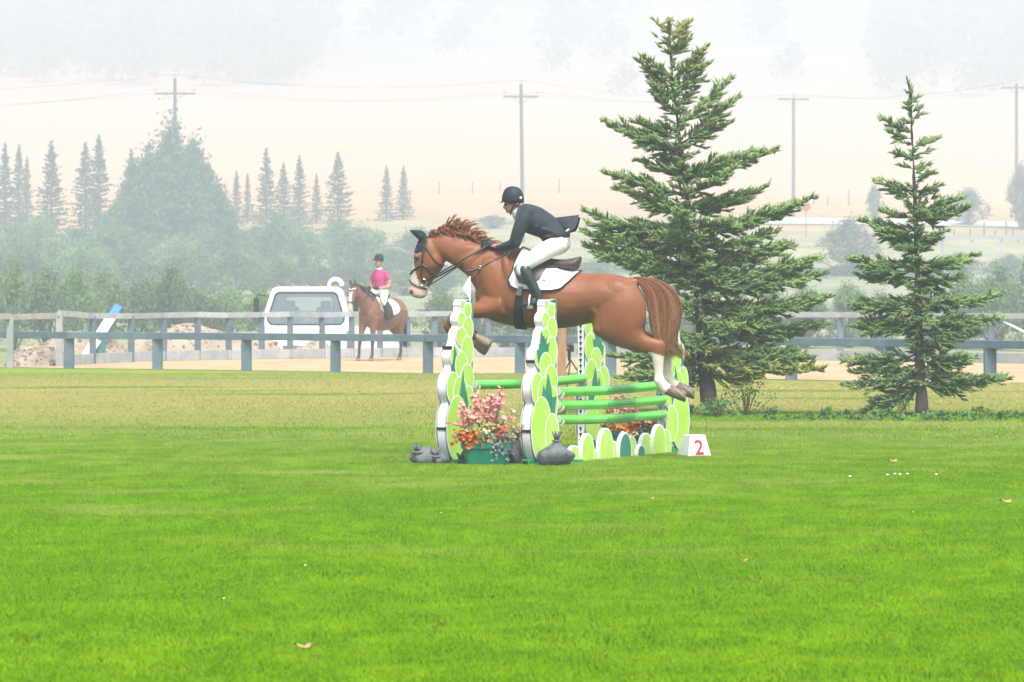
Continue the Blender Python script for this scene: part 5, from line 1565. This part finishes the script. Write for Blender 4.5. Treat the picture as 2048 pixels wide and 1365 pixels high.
# breastplate
bp_ = thing('breastplate', S(968, 536), 'thin grey breastplate straps across the shoulder of the jumping horse', 'breastplate')
GREYST = mat('grey_webbing', (.16, .14, .13), (.10, .09, .085), rough=.6)
for s in (1, -1):
    b = MB(); strap(b, [(934, 541), (948, 542), (968, 536), (990, 523), (1016, 509), (1040, 506)], .008, s); b.build('shoulder_strap', GREYST, bp_, smooth=True)
    b = MB(); strap(b, [(968, 537), (955, 553), (945, 562)], .007, s); b.build('chest_strap', GREYST, bp_, smooth=True)
    for px, py, r0 in ((968, 536, .014), (1018, 508, .022)):
        h, nr = cast(px, py, lift=.012, s=s); b = MB(); b.torus(h, r0, .005, HN, 14, 5); b.build('buckle', STEEL, bp_, smooth=True)
# saddle pad
pd = thing('saddle_pad', S(1090, 560), 'white saddle pad with dark piping on the jumping horse', 'saddle pad')
ptop = [(1046, 495), (1062, 505), (1085, 519), (1110, 531), (1135, 540), (1150, 543), (1163, 545)]
pbot = [(1024.5, 560), (1030, 573), (1042, 579), (1075, 581.5), (1112, 582), (1128, 579.5), (1142, 567)]
for s in (1, -1):
    b = MB(); 
    tb_, bb_ = ptop, pbot
    edge = drape(b, tb_, bb_, 30, 16, .014, s, .006); pc_ = b.build('cloth', PADW, pd, smooth=True, sharp=60)
    b = MB(); b.tube(edge + [edge[0]], .0075, 6, cap=False); b.build('piping', NAVY, pc_, smooth=True)
b = MB(); h, nr = cast(1096, 564, lift=.0215); 
for (x0, y0, x1, y1) in ((-.022, -.015, -.008, .018), (-.008, .018, .012, .008), (.012, .008, -.016, -.004), (-.022, -.015, .014, -.014), (.0, -.004, .022, -.008)):
    b.beam(h + HU * -x0 + UP * y0, h + HU * -x1 + UP * y1, .004, .003, HN)
b.build('emblem', NAVY, pd)
# saddle
sd_ = thing('saddle', S(1100, 525), 'dark brown jumping saddle raised at the back on the white pad', 'saddle')
ST = [((1058, 498), (1064, 512), .07), ((1072, 508), (1078, 527), .10), ((1090, 515), (1094, 533), .12), ((1108, 518), (1110, 537), .14), ((1126, 519.5), (1128, 540), .155), ((1144, 517), (1144, 541), .16), ((1157, 513.5), (1154, 540), .15), ((1163, 512.5), (1158, 531), .12)]
lf = loft([sec(a, c, w_, 0, .0, .8) for a, c, w_ in ST], 3, 20)
organic('seat', [lf], .012, 5, BROWNLEA, sd_)
for s in (1, -1):
    b = MB(); drape(b, [(1060, 507), (1068, 511), (1084, 523), (1100, 532)], [(1035, 540), (1047, 568), (1068, 572), (1088, 560)], 14, 12, .012, s, .024); b.build('flap', BROWNLEA, sd_, smooth=True, sharp=60)
    b = MB(); drape(b, [(1098, 526), (1120, 532), (1150, 534)], [(1092, 540), (1120, 540), (1149, 536)], 10, 5, .03, s, .02); b.build('panel', LEATHER, sd_, smooth=True, sharp=60)
    b = MB(); drape(b, [(1047, 574), (1056, 575)], [(1041, 592), (1052, 595)], 4, 6, .014, s, .016); b.build('girth_guard', mat('grey_leather', (.16, .16, .14), rough=.5), sd_, smooth=True)
gt = thing('girth', S(1043, 640), 'wide black girth under the chest of the jumping horse', 'girth')
for s in (1, -1):
    b = MB(); drape(b, [(1041, 588), (1054, 590)], [(1032, 655), (1053, 657)], 6, 16, .016, s, .005); b.build('band', mat('black_girth', (.012, .02, .022), rough=.7), gt, smooth=True, sharp=60)
# tendon boots on the fore legs
for s, dx, dy, w_ in ((1, 0, 0, 'near'), (-1, -6, 12, 'far')):
    rb = limb([(908 + dx, 652 + dy, s * .145, .046), (922 + dx, 660 + dy, s * .145, .044), (940 + dx, 668 + dy, s * .145, .048), (951 + dx, 673 + dy, s * .145, .047)], 3)
    b = MB(); b.ringmesh(rb); tag(b.build('tendon_boot', BLACK, smooth=True, sharp=60), f'black tendon boot on the {w_} folded fore leg', 'leg boot')
# ================================================================ the rider in black
rider = thing('person', S(1090, 520), 'rider in black jacket, white breeches and black helmet crouched over the jumping horse', 'person')
SKIN = mat('skin', (1, 1, 1), (.92, .88, .86), rough=.5, scale=10, attr=True, spec=.4)
SK = (.50, .27, .19)
def ycol(p):
    px, py = PXS(p)
    if py < 432 and px < 1048:
        if math.hypot(px - 1011.5, (py - 420.5) * 1.3) < 2.6: return (.42, .14, .12)
        if py < 407 : return (.05, .03, .02)
    return SK
L_ = []
L_.append(loft([sec((1010, 390), (1043, 388), .072), sec((1008.5, 400), (1044, 398), .077), sec((1008.5, 408), (1043, 405), .075), sec((1009.5, 415), (1040, 412), .068), sec((1012, 422), (1034, 419), .058), sec((1016, 427.5), (1029, 425), .038)], 3, 18))
L_.append(limb([(1010.5, 410, 0, .012), (1006.8, 415.2, 0, .012), (1010, 417, 0, .013)], 2, 10))            # nose
L_.append(limb([(1012, 423.2, 0, .014, 1.5), (1014, 423.5, 0, .014, 1.5)], 2, 10))                            # lips
L_.append(limb([(1034, 404, 0, .060), (1041, 416, 0, .058), (1050, 428, 0, .075)], 3))                        # neck
for s in (1, -1):
    L_.append(limb([(1034, 405, s * .07, .016), (1036, 410, s * .073, .013)], 2, 8))                          # ears
    L_.append(limb([(1052, 426, s * .12, .06), (1043, 450, s * .20, .05), (1030, 484, s * .21, .042), (1012, 491, s * .16, .036), (990, 493, s * .09, .027), (975, 490, s * .075, .03)], 3, 14))
    L_.append(limb([(1120, 484, s * .08, .07), (1100, 496, s * .17, .085), (1070, 515, s * .26, .072), (1046, 537, s * .33, .055), (1057, 560, s * .345, .045), (1076, 592, s * .35, .03), (1066, 604, s * .345, .028), (1048, 607, s * .34, .024)], 3, 14))
L_.append(loft([sec((1050, 412), (1040, 434), .12), sec((1078, 420), (1052, 455), .16), sec((1105, 437), (1078, 462), .12), sec((1126, 462), (1102, 476), .11), sec((1128, 478), (1116, 486), .09)], 3, 18))
organic('body', L_, .0115, 5, SKIN, rider, ycol)
JACKET = mat('black_jacket', (.011, .016, .023), (.018, .025, .034), rough=.7, scale=6, bump=.8, bscale=11, sheen=.1)
# jacket: trunk and sleeves in one cloth surface, with folds at elbow and waist
J = [loft([sec((1045, 408), (1032, 425), .07), sec((1058, 408), (1034, 440), .165), sec((1080, 414.5), (1044, 461), .205), sec((1100, 427), (1060, 469.5), .195), sec((1118, 441), (1079, 476), .178), sec((1131, 452), (1087, 485), .185), sec((1139, 463), (1096, 490), .19), sec((1140, 474), (1110, 490), .165)], 3, 24)]
for s in (1, -1):
    J.append(limb([(1056, 424, s * .12, .085), (1047, 440, s * .19, .078), (1040, 456, s * .215, .072), (1034, 472, s * .22, .066), (1029, 487, s * .215, .062), (1018, 491.5, s * .18, .052), (1006, 494, s * .13, .044), (994, 495.5, s * .095, .037)], 3, 16))
for k in range(9):      # cloth folds
    x0, y0 = [(1060, 445), (1072, 455), (1088, 460), (1100, 462), (1036, 478), (1032, 484), (1110, 468), (1095, 474), (1046, 452)][k]
    a_ = [.5, .4, -.2, -.3, 1.2, 1.0, -.5, .1, .8][k]
    of = .19 if k not in (4, 5) else .255
    J.append(limb([(x0 - 9 * math.cos(a_), y0 + 9 * math.sin(a_), of - .02, .008), (x0, y0, of + .003, .014), (x0 + 9 * math.cos(a_), y0 - 9 * math.sin(a_), of - .02, .008)], 2, 8))
jk, JB = organic('jacket', J, .011, 4, JACKET, rider)
# coat tails flying behind
b = MB()
for s in (1, -1):
    T0 = [(1108, 436), (1121, 443), (1132, 455), (1138, 466)]; T1 = [(1158, 430), (1156, 440), (1153, 449), (1149, 457)]
    if s < 0: T1 = [(x + 3, y + 5) for x, y in T1]
    g_ = []
    for i in range(7):
        for j in range(7):
            u, v = i / 6, j / 6
            a_ = Vector(bez([Vector((*p, 0)) for p in T0], u)); c_ = Vector(bez([Vector((*p, 0)) for p in T1], u))
            p = a_.lerp(c_, v); g_.append(S(p.x, p.y, s * (.02 + .13 * u + .02 * math.sin(3 * v + u))))
    n = 7; N_ = len(g_)
    low = [p - UP * .006 - HN * .006 * s for p in g_]
    fs = []
    for i in range(6):
        for j in range(6):
            q = i * 7 + j; fs += [(q, q + 1, q + 8, q + 7), (N_ + q, N_ + q + 7, N_ + q + 8, N_ + q + 1)]
    eg = list(range(7)) + [k * 7 + 6 for k in range(1, 7)] + [42 + k for k in range(5, -1, -1)] + [k * 7 for k in range(5, 0, -1)]
    for k in range(len(eg)): a_, c_ = eg[k], eg[(k + 1) % len(eg)]; fs.append((a_, c_, N_ + c_, N_ + a_))
    b.add(g_ + low, fs)
    # lower hem of the skirt over the hip
b.build('coat_tail', JACKET, jk, smooth=True, sharp=50)
b = MB(); b.ellipsoid(S(1135, 461, .19), (.010, .006, .024), 10, 6, Matrix.Rotation(.9, 3, 'Y')); b.build('pocket_square', WHITE, jk)
SHIRT = mat('white_shirt', (.80, .80, .80), rough=.7)
Lc = [limb([(1033, 417, 0, .062), (1036, 424, 0, .07), (1040, 430, 0, .07)], 3, 14), limb([(1029, 424, 0, .03), (1031, 434, 0, .03), (1033, 443, 0, .02)], 2, 10)]
organic('shirt_collar', Lc, .009, 3, SHIRT, rider)
# breeches
BREECH = mat('white_breeches', (.80, .78, .75), (.72, .70, .67), rough=.7, scale=5, bump=.2, bscale=18)
Bl = [loft([sec((1094, 484), (1108, 497), .14), sec((1112, 476), (1124, 503), .17), sec((1128, 470), (1136, 500), .17), sec((1137, 474), (1141, 490), .12)], 3, 20)]
for s in (1, -1):
    Bl.append(limb([(1124, 487, s * .09, .10), (1106, 495, s * .15, .098), (1088, 504, s * .22, .092), (1068, 517, s * .285, .083), (1051, 530, s * .325, .070), (1043, 539, s * .335, .060), (1047, 549, s * .34, .053)], 3, 16))
organic('breeches', Bl, .011, 5, BREECH, rider)
BOOT = mat('black_boot_leather', (.014, .022, .024), (.024, .034, .036), rough=.38, spec=.6, scale=5, bump=.25, bscale=9)
for s in (1, -1):
    Lb = [limb([(1046, 533, s * .345, .052), (1050, 541, s * .35, .062), (1056, 553, s * .352, .062), (1064, 568, s * .353, .055), (1073, 584, s * .353, .045), (1078, 595, s * .352, .040), (1079, 602, s * .35, .040)], 3, 16),
          limb([(1083, 604, s * .35, .030), (1074, 606, s * .35, .040), (1062, 607, s * .35, .038), (1050, 609, s * .35, .032), (1043, 610, s * .35, .022)], 3, 14)]
    bo, _ = organic('boot', Lb, .010, 4, BOOT, rider)
    b = MB(); c = S(1058, 534, s * .405); b.box(c, (.03, .012, .012)); b.build('boot_tab', GREYST, bo)
# gloves with fingers closed on the reins
GLOVE = mat('black_glove', (.014, .018, .024), (.024, .03, .036), rough=.6, scale=14)
for s, hx, hy in ((1, 0, 0), (-1, -4, -5)):
    o_ = .08 * s
    Lg = [limb([(991 + hx, 494.5 + hy, o_, .032), (984 + hx, 492 + hy, o_, .038, .7), (976 + hx, 489 + hy, o_, .042, .6), (970 + hx, 487 + hy, o_, .038, .55)], 3, 14)]
    for k, (y0, ln) in enumerate(((481, 1.0), (485.5, 1.1), (490, 1.05), (494.5, .85))):      # four fingers curling towards the palm
        sg = s
        Lg.append(limb([(974 + hx, y0 + hy, o_ + .018 * sg, .013), (968 + hx - ln, y0 - .5 + hy, o_ + .026 * sg, .012), (965 + hx - ln, y0 + 1.5 + hy, o_ + .006 * sg, .0115), (968.5 + hx, y0 + 3 + hy, o_ - .018 * sg, .0105), (972 + hx, y0 + 3 + hy, o_ - .022 * sg, .009)], 3, 10))
    Lg.append(limb([(982 + hx, 486 + hy, o_ - .01 * s, .016), (976 + hx, 480 + hy, o_ - .012 * s, .014), (969 + hx, 478.5 + hy, o_ - .004 * s, .0115)], 3, 10))
    organic('glove', Lg, .0065, 2, GLOVE, rider)
# helmet
HELM = mat('black_helmet', (.014, .017, .022), (.02, .024, .03), rough=.6, scale=30, bump=.2, bscale=150)
Lh = [loft([sec((1014, 376), (1036, 374.5), .055), sec((1008, 382), (1042, 380), .088), sec((1004.5, 391), (1046.5, 389), .106), sec((1003.5, 400), (1048, 399), .108), sec((1004, 404.5), (1047.5, 406), .104)], 3, 24), blob(1025.5, 384, 0, .093, .058, .085)]
he, _ = organic('helmet', Lh, .010, 4, HELM, rider)
b = MB(); pk = []
for i in range(9):
    a_ = -1 + 2 * i / 8
    pk.append((a_, math.sqrt(max(0, 1 - a_ * a_))))
rings = []
for t in (0, 1):
    rings.append([S(1006 - 7.5 * w_ * t, 402 + 3.2 * t * (.4 + .6 * w_), a_ * .085) + UP * 0 for a_, w_ in pk] + [S(1006 - 7.5 * w_ * t, 404.5 + 3.2 * t * (.4 + .6 * w_), a_ * .085) for a_, w_ in pk[::-1]])
b.ringmesh(rings); b.build('peak', HELM, he, smooth=True, sharp=40)
b = MB(); c = S(1041.5, 396, .104); b.ellipsoid(c, (.014, .006, .014), 12, 6); b.build('badge', WHITE, he)
b = MB()
for s in (1, -1):
    b.tube([S(1030, 404, s * .083), S(1026, 413, s * .078), S(1022, 424, s * .05), S(1021, 430, 0)], .007, 6)
    b.tube([S(1042, 405, s * .075), S(1034, 411, s * .077), S(1026, 413, s * .079)], .007, 6)
b.build('chin_strap', LEATHER, he)
GOG = mat('dark_glasses', (.012, .012, .012), rough=.15, spec=.7)
b = MB()
for s in (1, -1): b.ellipsoid(S(1010.5, 410.5, s * .033), (.012, .028, .014), 12, 6)
for s in (1, -1): b.tube([S(1011, 409.5, s * .055), S(1020, 408.5, s * .078), S(1033, 407, s * .08)], .004, 5)
b.build('sunglasses', GOG, rider, smooth=True)
HAIRD = mat('dark_hair', (.03, .02, .015), rough=.6)
organic('hair', [limb([(1030, 404, .0, .078, .95), (1038, 408, 0, .062, 1.0), (1042, 412, 0, .035, 1.2)], 3, 14)], .009, 3, HAIRD, rider)
# stirrup irons
for s, w_ in ((1, 'near'), (-1, 'far')):
    st_ = thing('stirrup', S(1060, 616, .35 * s), f'white and grey stirrup iron under the {w_} boot', 'stirrup')
    b = MB(); c = S(1060, 604, .352 * s)
    b.tube([S(1060, 590, .352 * s), S(1058.5, 598, .395 * s), S(1057.5, 612, .40 * s), S(1060, 616, .352 * s), S(1062, 612, .305 * s), S(1061.5, 598, .31 * s), S(1060, 590, .352 * s)], .009, 6, cap=False); b.build('iron', WHITE, st_, smooth=True)
    b = MB(); b.beam(S(1060, 615, .402 * s), S(1060, 615, .30 * s), .06, .035); b.build('tread', mat('tread_grey', (.22, .26, .18), rough=.7), st_, bevel=.006)
    b = MB(); b.tube([S(1070, 535, .30 * s), S(1066, 565, .33 * s), S(1060, 590, .352 * s)], .008, 6); b.build('leather', LEATHER, st_)
# ================================================================ second horse and rider, walking in the sand ring
W0 = G(758, 722)
WY = R(238)          # heading: to the left and towards the camera
WU = Vector((math.cos(WY), math.sin(WY), 0)); WV = Vector((-math.sin(WY), math.cos(WY), 0))      # forward, left
def W(u, z, v=0.): return W0 + WU * u + WV * v + UP * z
def wsec(u0, z0, u1, z1, hw, v0=0., v1=0., pear=0.): return (W(u0, z0, v0), W(u1, z1, v1), hw, pear, 1.0)
def wloft(secs, per=3, n=18):
    return [ring((t + b_) / 2, (t - b_) / 2, WV * hw, n, pe, ex) for t, b_, hw, pe, ex in resample(secs, per)]
def wlimb(pts, per=3, n=12):
    P = resample([(W(p[0], p[1], p[2]), p[3]) for p in pts], per); rings = []
    for i, (c, r_) in enumerate(P):
        d = (P[min(i + 1, len(P) - 1)][0] - P[max(i - 1, 0)][0]).normalized()
        x = WV - d * WV.dot(d)
        if x.length < .05: x = WU - d * WU.dot(d)
        x.normalize(); y = d.cross(x)
        rings.append([c + x * (r_ * math.cos(t)) + y * (r_ * math.sin(t)) for t in [2 * math.pi * k / n for k in range(n)]])
    return rings
bay = thing('horse', W0, 'bay horse with a dark mane and white face walking in the sand ring', 'horse')
hv = -.10           # the head is turned a little
Lw = [wloft([wsec(.68, 1.24, .64, 1.03, .13), wsec(.60, 1.40, .56, .90, .22), wsec(.42, 1.52, .42, .84, .26), wsec(.25, 1.60, .25, .78, .29, pear=.2), wsec(.02, 1.56, .05, .75, .33), wsec(-.2, 1.53, -.2, .74, .35), wsec(-.45, 1.54, -.45, .78, .34), wsec(-.65, 1.58, -.65, .88, .32), wsec(-.85, 1.51, -.85, .96, .26), wsec(-1.0, 1.40, -1.0, 1.05, .18), wsec(-1.07, 1.28, -1.07, 1.12, .07)]),
      wloft([wsec(.22, 1.57, .45, .98, .16), wsec(.45, 1.66, .66, 1.12, .15, 0, 0, .25), wsec(.66, 1.78, .78, 1.32, .125, 0, 0, .3), wsec(.84, 1.86, .86, 1.52, .10, hv * .4, hv * .4, .2), wsec(.94, 1.88, .92, 1.62, .085, hv * .7, hv * .7)]),
      wloft([wsec(.98, 1.90, .86, 1.74, .06, hv, hv), wsec(1.06, 1.80, .86, 1.60, .095, hv, hv), wsec(1.11, 1.68, .93, 1.52, .098, hv, hv), wsec(1.14, 1.55, 1.0, 1.42, .085, hv, hv), wsec(1.16, 1.42, 1.05, 1.33, .065, hv, hv), wsec(1.17, 1.31, 1.08, 1.24, .06, hv, hv), wsec(1.16, 1.23, 1.11, 1.20, .045, hv, hv)])]
for s in (1, -1):
    Lw.append(wlimb([(1.0, 1.86, hv + s * .055, .035), (1.0, 1.96, hv + s * .075, .03), (1.02, 2.04, hv + s * .08, .008)]))
# legs: near fore reaching forward, far fore back, hind legs in walk
for s, du, lift in ((1, .02, 0), (-1, .20, 0)):
    Lw.append(wlimb([(.45, 1.08, s * .14, .14), (.45 + du * .3, .88, s * .14, .105), (.46 + du * .6, .68, s * .135, .068), (.47 + du * .8, .52, s * .135, .06), (.47 + du * .9, .45, s * .135, .05), (.47 + du, .30, s * .135, .038), (.47 + du, .20, s * .135, .038), (.48 + du, .15, s * .135, .046), (.51 + du, .09, s * .135, .04), (.52 + du, .06, s * .135, .055), (.54 + du, .0, s * .135, .068)]))
for s, du in ((1, .12), (-1, -.30)):
    k = 1 if s > 0 else 0
    Lw.append(wlimb([(-.72, 1.25, s * .14, .22), (-.70, 1.02, s * .15, .19), (-.72 + du * .2, .86, s * .15, .13), (-.80 + du * .5, .70, s * .145, .085), (-.90 + du * .8, .56, s * .14, .062), (-.91 + du * .9, .48, s * .14, .055), (-.89 + du, .34, s * .14, .042), (-.88 + du, .20, s * .14, .042), (-.86 + du, .15, s * .14, .05), (-.83 + du, .09, s * .14, .042), (-.82 + du, .06, s * .14, .056), (-.80 + du, .0, s * .14, .068)]))
BAY = (.205, .095, .06)
def bay_col(p):
    q = p - W0; u, v, z = q.dot(WU), q.dot(WV), q.z
    c = BAY
    if z < .55: c = mixv((.05, .04, .045), BAY, (z - .42) / .2)
    if z < .055: c = (.25, .22, .2)
    if u > .86 and z < 1.75:
        f = u - (1.06 + (1.8 - z) * .17)
        if z < 1.40 and u > 1.02: c = (.66, .55, .45)
        elif u > 1.075 and z < 1.72 and abs(v - hv) < .045: c = (.75, .70, .64)
    if z > 1.89 and u > .9: c = (.03, .025, .03)
    if s_foot(u, v, z): c = (.7, .62, .55)
    return c
def s_foot(u, v, z): return v < -.05 and u < -.9 and z < .2
_, BB = organic('body', Lw, .022, 4, COAT, bay, bay_col)
b = MB()
def wt(pts): return [W(*p) for p in pts]
DARKHAIR = mat('dark_mane', (.03, .024, .024), (.05, .04, .035), rough=.6)
gm = [wt([(.96, 1.90, hv), (.9, 1.92, hv + .05), (.86, 1.85, .08), (.84, 1.72, .13)]), wt([(.7, 1.82, 0), (.66, 1.86, .06), (.62, 1.78, .12), (.60, 1.62, .16)]), wt([(.45, 1.70, 0), (.42, 1.73, .06), (.39, 1.66, .14), (.36, 1.52, .19)])]
strands(b, gm, 160, .012, 7, lambda t, w_, u: (1, 1, 1), 5, .015)
strands(b, [wt([(.97, 1.90, hv - .03), (1.04, 1.90, hv - .03), (1.08, 1.80, hv - .02), (1.10, 1.70, hv)]), wt([(.97, 1.90, hv + .03), (1.04, 1.90, hv + .03), (1.08, 1.82, hv + .02), (1.10, 1.74, hv + .02)])], 40, .01, 6, lambda t, w_, u: (1, 1, 1), 6, .01)
b.build('mane', DARKHAIR, bay, smooth=True)
b = MB(); strands(b, [wt([(-1.03, 1.40, -.03), (-1.14, 1.32, -.03), (-1.18, .95, -.05), (-1.2, .6, -.07), (-1.22, .28, -.1)]), wt([(-1.03, 1.40, .03), (-1.12, 1.32, .04), (-1.13, .95, .06), (-1.14, .6, .07), (-1.16, .3, .06)])], 160, .014, 10, lambda t, w_, u: (1, 1, 1), 7, .02); b.build('tail', DARKHAIR, bay, smooth=True)
bb = thing('bridle', W(1.05, 1.6, hv), 'dark bridle with a white browband on the walking bay horse', 'bridle')
b = MB()
def near_(p, l=.01):
    h, nr, i, d = BB.find_nearest(p); return h + (p - h).normalized() * l if (p - h).length > 1e-5 else h
def wstrap(b, pts, r_): 
    P = resample([(W(*p),) for p in pts], 4); b.tube([near_(p[0], r_ * .7) for p in P], r_, 6)
for s in (1, -1): wstrap(b, [(.93, 1.88, hv + s * .1), (1.0, 1.7, hv + s * .13), (1.08, 1.45, hv + s * .12), (1.1, 1.36, hv + s * .1)], .012)
wstrap(b, [(1.0, 1.42, hv + .12), (1.2, 1.47, hv + .06), (1.22, 1.47, hv), (1.2, 1.47, hv - .06), (1.0, 1.42, hv - .12)], .013)
b.build('straps', LEATHER, bb, smooth=True)
b = MB(); wstrap(b, [(1.0, 1.80, hv + .12), (1.12, 1.80, hv + .06), (1.14, 1.79, hv), (1.12, 1.80, hv - .06), (1.0, 1.80, hv - .12)], .016); b.build('white_browband', WHITE, bb, smooth=True)
for s in (1, -1):
    b = MB(); b.tube([W(1.1, 1.36, hv + s * .07), W(.85, 1.5, s * .14), W(.5, 1.80, s * .10)], .009, 6); b.build('rein', LEATHER, bb)
# pad and saddle
pd2 = thing('saddle_pad', W(0, 1.2), 'white saddle pad on the walking bay horse', 'saddle pad')
for s in (1, -1):
    P = []; nu, nv = 14, 10
    for j in range(nv + 1):
        for i in range(nu + 1):
            t = i / nu; z = 1.58 - (.30 + .16 * math.sin(t * 3.14) ** .6) * j / nv; u = .28 - .66 * t + .10 * (j / nv) * (.5 - t) - .02 * (j / nv)
            h, nr, i_, d_ = BB.ray_cast(W(u, z, s * .9), WV * -s)
            if h is None: h, nr, i_, d_ = BB.find_nearest(W(u, z, s * .02))
            P.append(h + WV * s * .016 + UP * .004)
    b = MB(); n = nu + 1; b.add(P, [(j * n + i, j * n + i + 1, (j + 1) * n + i + 1, (j + 1) * n + i) for j in range(nv) for i in range(nu)])
    o = b.build('cloth', PADW, pd2, smooth=True); md = o.modifiers.new('t', 'SOLIDIFY'); md.thickness = .012; md.offset = 0
sd2 = thing('saddle', W(-.05, 1.6), 'dark saddle under the rider in pink', 'saddle')
organic('seat', [wloft([wsec(.20, 1.66, .20, 1.54, .08), wsec(.08, 1.62, .08, 1.50, .15), wsec(-.12, 1.62, -.12, 1.50, .17), wsec(-.30, 1.70, -.28, 1.52, .15)])], .02, 4, LEATHER, sd2)
for s in (1, -1):
    b = MB(); P = []
    for j in range(7):
        for i in range(7):
            h, nr, i_, d_ = BB.ray_cast(W(.22 - .30 * i / 6, 1.55 - .5 * j / 6 , s * .9), WV * -s)
            if h is None: h, nr, i_, d_ = BB.find_nearest(W(.22 - .30 * i / 6, 1.55 - .5 * j / 6, s * .1))
            P.append(h + WV * s * .034)
    b.add(P, [(j * 7 + i, j * 7 + i + 1, j * 7 + i + 8, j * 7 + i + 7) for j in range(6) for i in range(6)])
    o = b.build('flap', LEATHER, sd2, smooth=True); md = o.modifiers.new('t', 'SOLIDIFY'); md.thickness = .01; md.offset = 0
# rider in pink, turned towards the camera's right
pk2 = thing('person', W(-.05, 1.62), 'rider in a pink short-sleeved shirt and white breeches on the walking bay horse', 'person')
SZ = 1.66
Lp = []
Lp.append(wloft([wsec(.06, SZ + .06, -.16, SZ + .04, .17), wsec(.06, SZ + .25, -.13, SZ + .25, .145), wsec(.08, SZ + .42, -.12, SZ + .42, .175), wsec(.04, SZ + .54, -.10, SZ + .54, .16), wsec(.0, SZ + .60, -.07, SZ + .60, .07)]))
Lp.append(wlimb([(-.02, SZ + .55, 0, .06), (.0, SZ + .66, 0, .055), (.01, SZ + .74, 0, .06)]))
hdv = .03
Lp.append(wloft([wsec(.09, SZ + .92, -.09, SZ + .92, .065), wsec(.10, SZ + .84, -.10, SZ + .84, .078), wsec(.105, SZ + .77, -.085, SZ + .77, .075), wsec(.10, SZ + .71, -.04, SZ + .70, .06), wsec(.09, SZ + .67, .0, SZ + .67, .04)]))
Lp.append(wlimb([(.10, SZ + .80, 0, .014), (.125, SZ + .765, 0, .014), (.10, SZ + .755, 0, .014)]))
for s in (1, -1):
    Lp.append(wlimb([(-.03, SZ + .52, s * .16, .06), (-.06, SZ + .36, s * .24, .05), (-.05, SZ + .20, s * .26, .044), (.10, SZ + .16, s * .2, .038), (.26, SZ + .15, s * .11, .03), (.32, SZ + .15, s * .08, .03)]))
    Lp.append(wlimb([(-.05, SZ + .06, s * .10, .12), (.12, SZ - .04, s * .22, .09), (.27, SZ - .14, s * .31, .07), (.22, SZ - .35, s * .345, .055), (.12, SZ - .62, s * .345, .035), (.22, SZ - .70, s * .345, .03)]))
organic('body', Lp, .018, 4, SKIN, pk2, lambda p: SK)
PINKS = mat('pink_shirt', (.50, .05, .20), (.44, .04, .17), rough=.7, scale=6)
Ls = [wloft([wsec(.09, SZ + .10, -.17, SZ + .08, .17), wsec(.085, SZ + .25, -.15, SZ + .25, .16), wsec(.10, SZ + .42, -.14, SZ + .42, .19), wsec(.06, SZ + .55, -.12, SZ + .55, .165), wsec(.02, SZ + .61, -.08, SZ + .61, .08)])]
for s in (1, -1): Ls.append(wlimb([(-.03, SZ + .53, s * .14, .075), (-.05, SZ + .43, s * .21, .07), (-.06, SZ + .34, s * .245, .064)]))
organic('shirt', Ls, .018, 3, PINKS, pk2)
organic('collar', [wlimb([(-.01, SZ + .60, 0, .075), (.0, SZ + .645, 0, .068)])], .012, 2, WHITE, pk2)
Lr = [wloft([wsec(.07, SZ + .12, -.18, SZ + .10, .165), wsec(.08, SZ + .0, -.20, SZ - .02, .18), wsec(.06, SZ - .05, -.16, SZ - .06, .15)])]
for s in (1, -1): Lr.append(wlimb([(-.04, SZ + .04, s * .11, .13), (.12, SZ - .04, s * .23, .105), (.28, SZ - .14, s * .325, .085), (.25, SZ - .28, s * .345, .068)]))
organic('breeches', Lr, .018, 3, BREECH, pk2)
for s in (1, -1):
    organic('boot', [wlimb([(.26, SZ - .20, s * .35, .072), (.22, SZ - .36, s * .36, .068), (.13, SZ - .62, s * .36, .048), (.10, SZ - .70, s * .36, .045)]), wlimb([(.08, SZ - .71, s * .36, .04), (.18, SZ - .70, s * .36, .042), (.30, SZ - .69, s * .37, .03)])], .016, 3, BOOT, pk2)
    organic('glove', [wlimb([(.22, SZ + .155, s * .135, .04), (.30, SZ + .15, s * .10, .05), (.36, SZ + .14, s * .08, .035)])], .013, 2, GLOVE, pk2)
h2, _ = organic('helmet', [wloft([wsec(.06, SZ + 1.0, -.08, SZ + .99, .06), wsec(.12, SZ + .95, -.13, SZ + .94, .10), wsec(.135, SZ + .87, -.14, SZ + .86, .112), wsec(.13, SZ + .83, -.135, SZ + .80, .108)])], .014, 3, HELM, pk2)
b = MB(); b.ellipsoid(W(.15, SZ + .845, 0), (.09, .07, .018), 12, 6); b.ellipsoid(W(.10, SZ + .93, .05), (.03, .03, .04), 8, 6); b.build('peak', HELM, h2, smooth=True)
b = MB(); b.tube([W(.0, SZ + .82, .083), W(.05, SZ + .74, .075), W(.08, SZ + .675, .02), W(.08, SZ + .675, -.02), W(.05, SZ + .74, -.075), W(.0, SZ + .82, -.083)], .009, 6); b.build('chin_strap', LEATHER, h2)
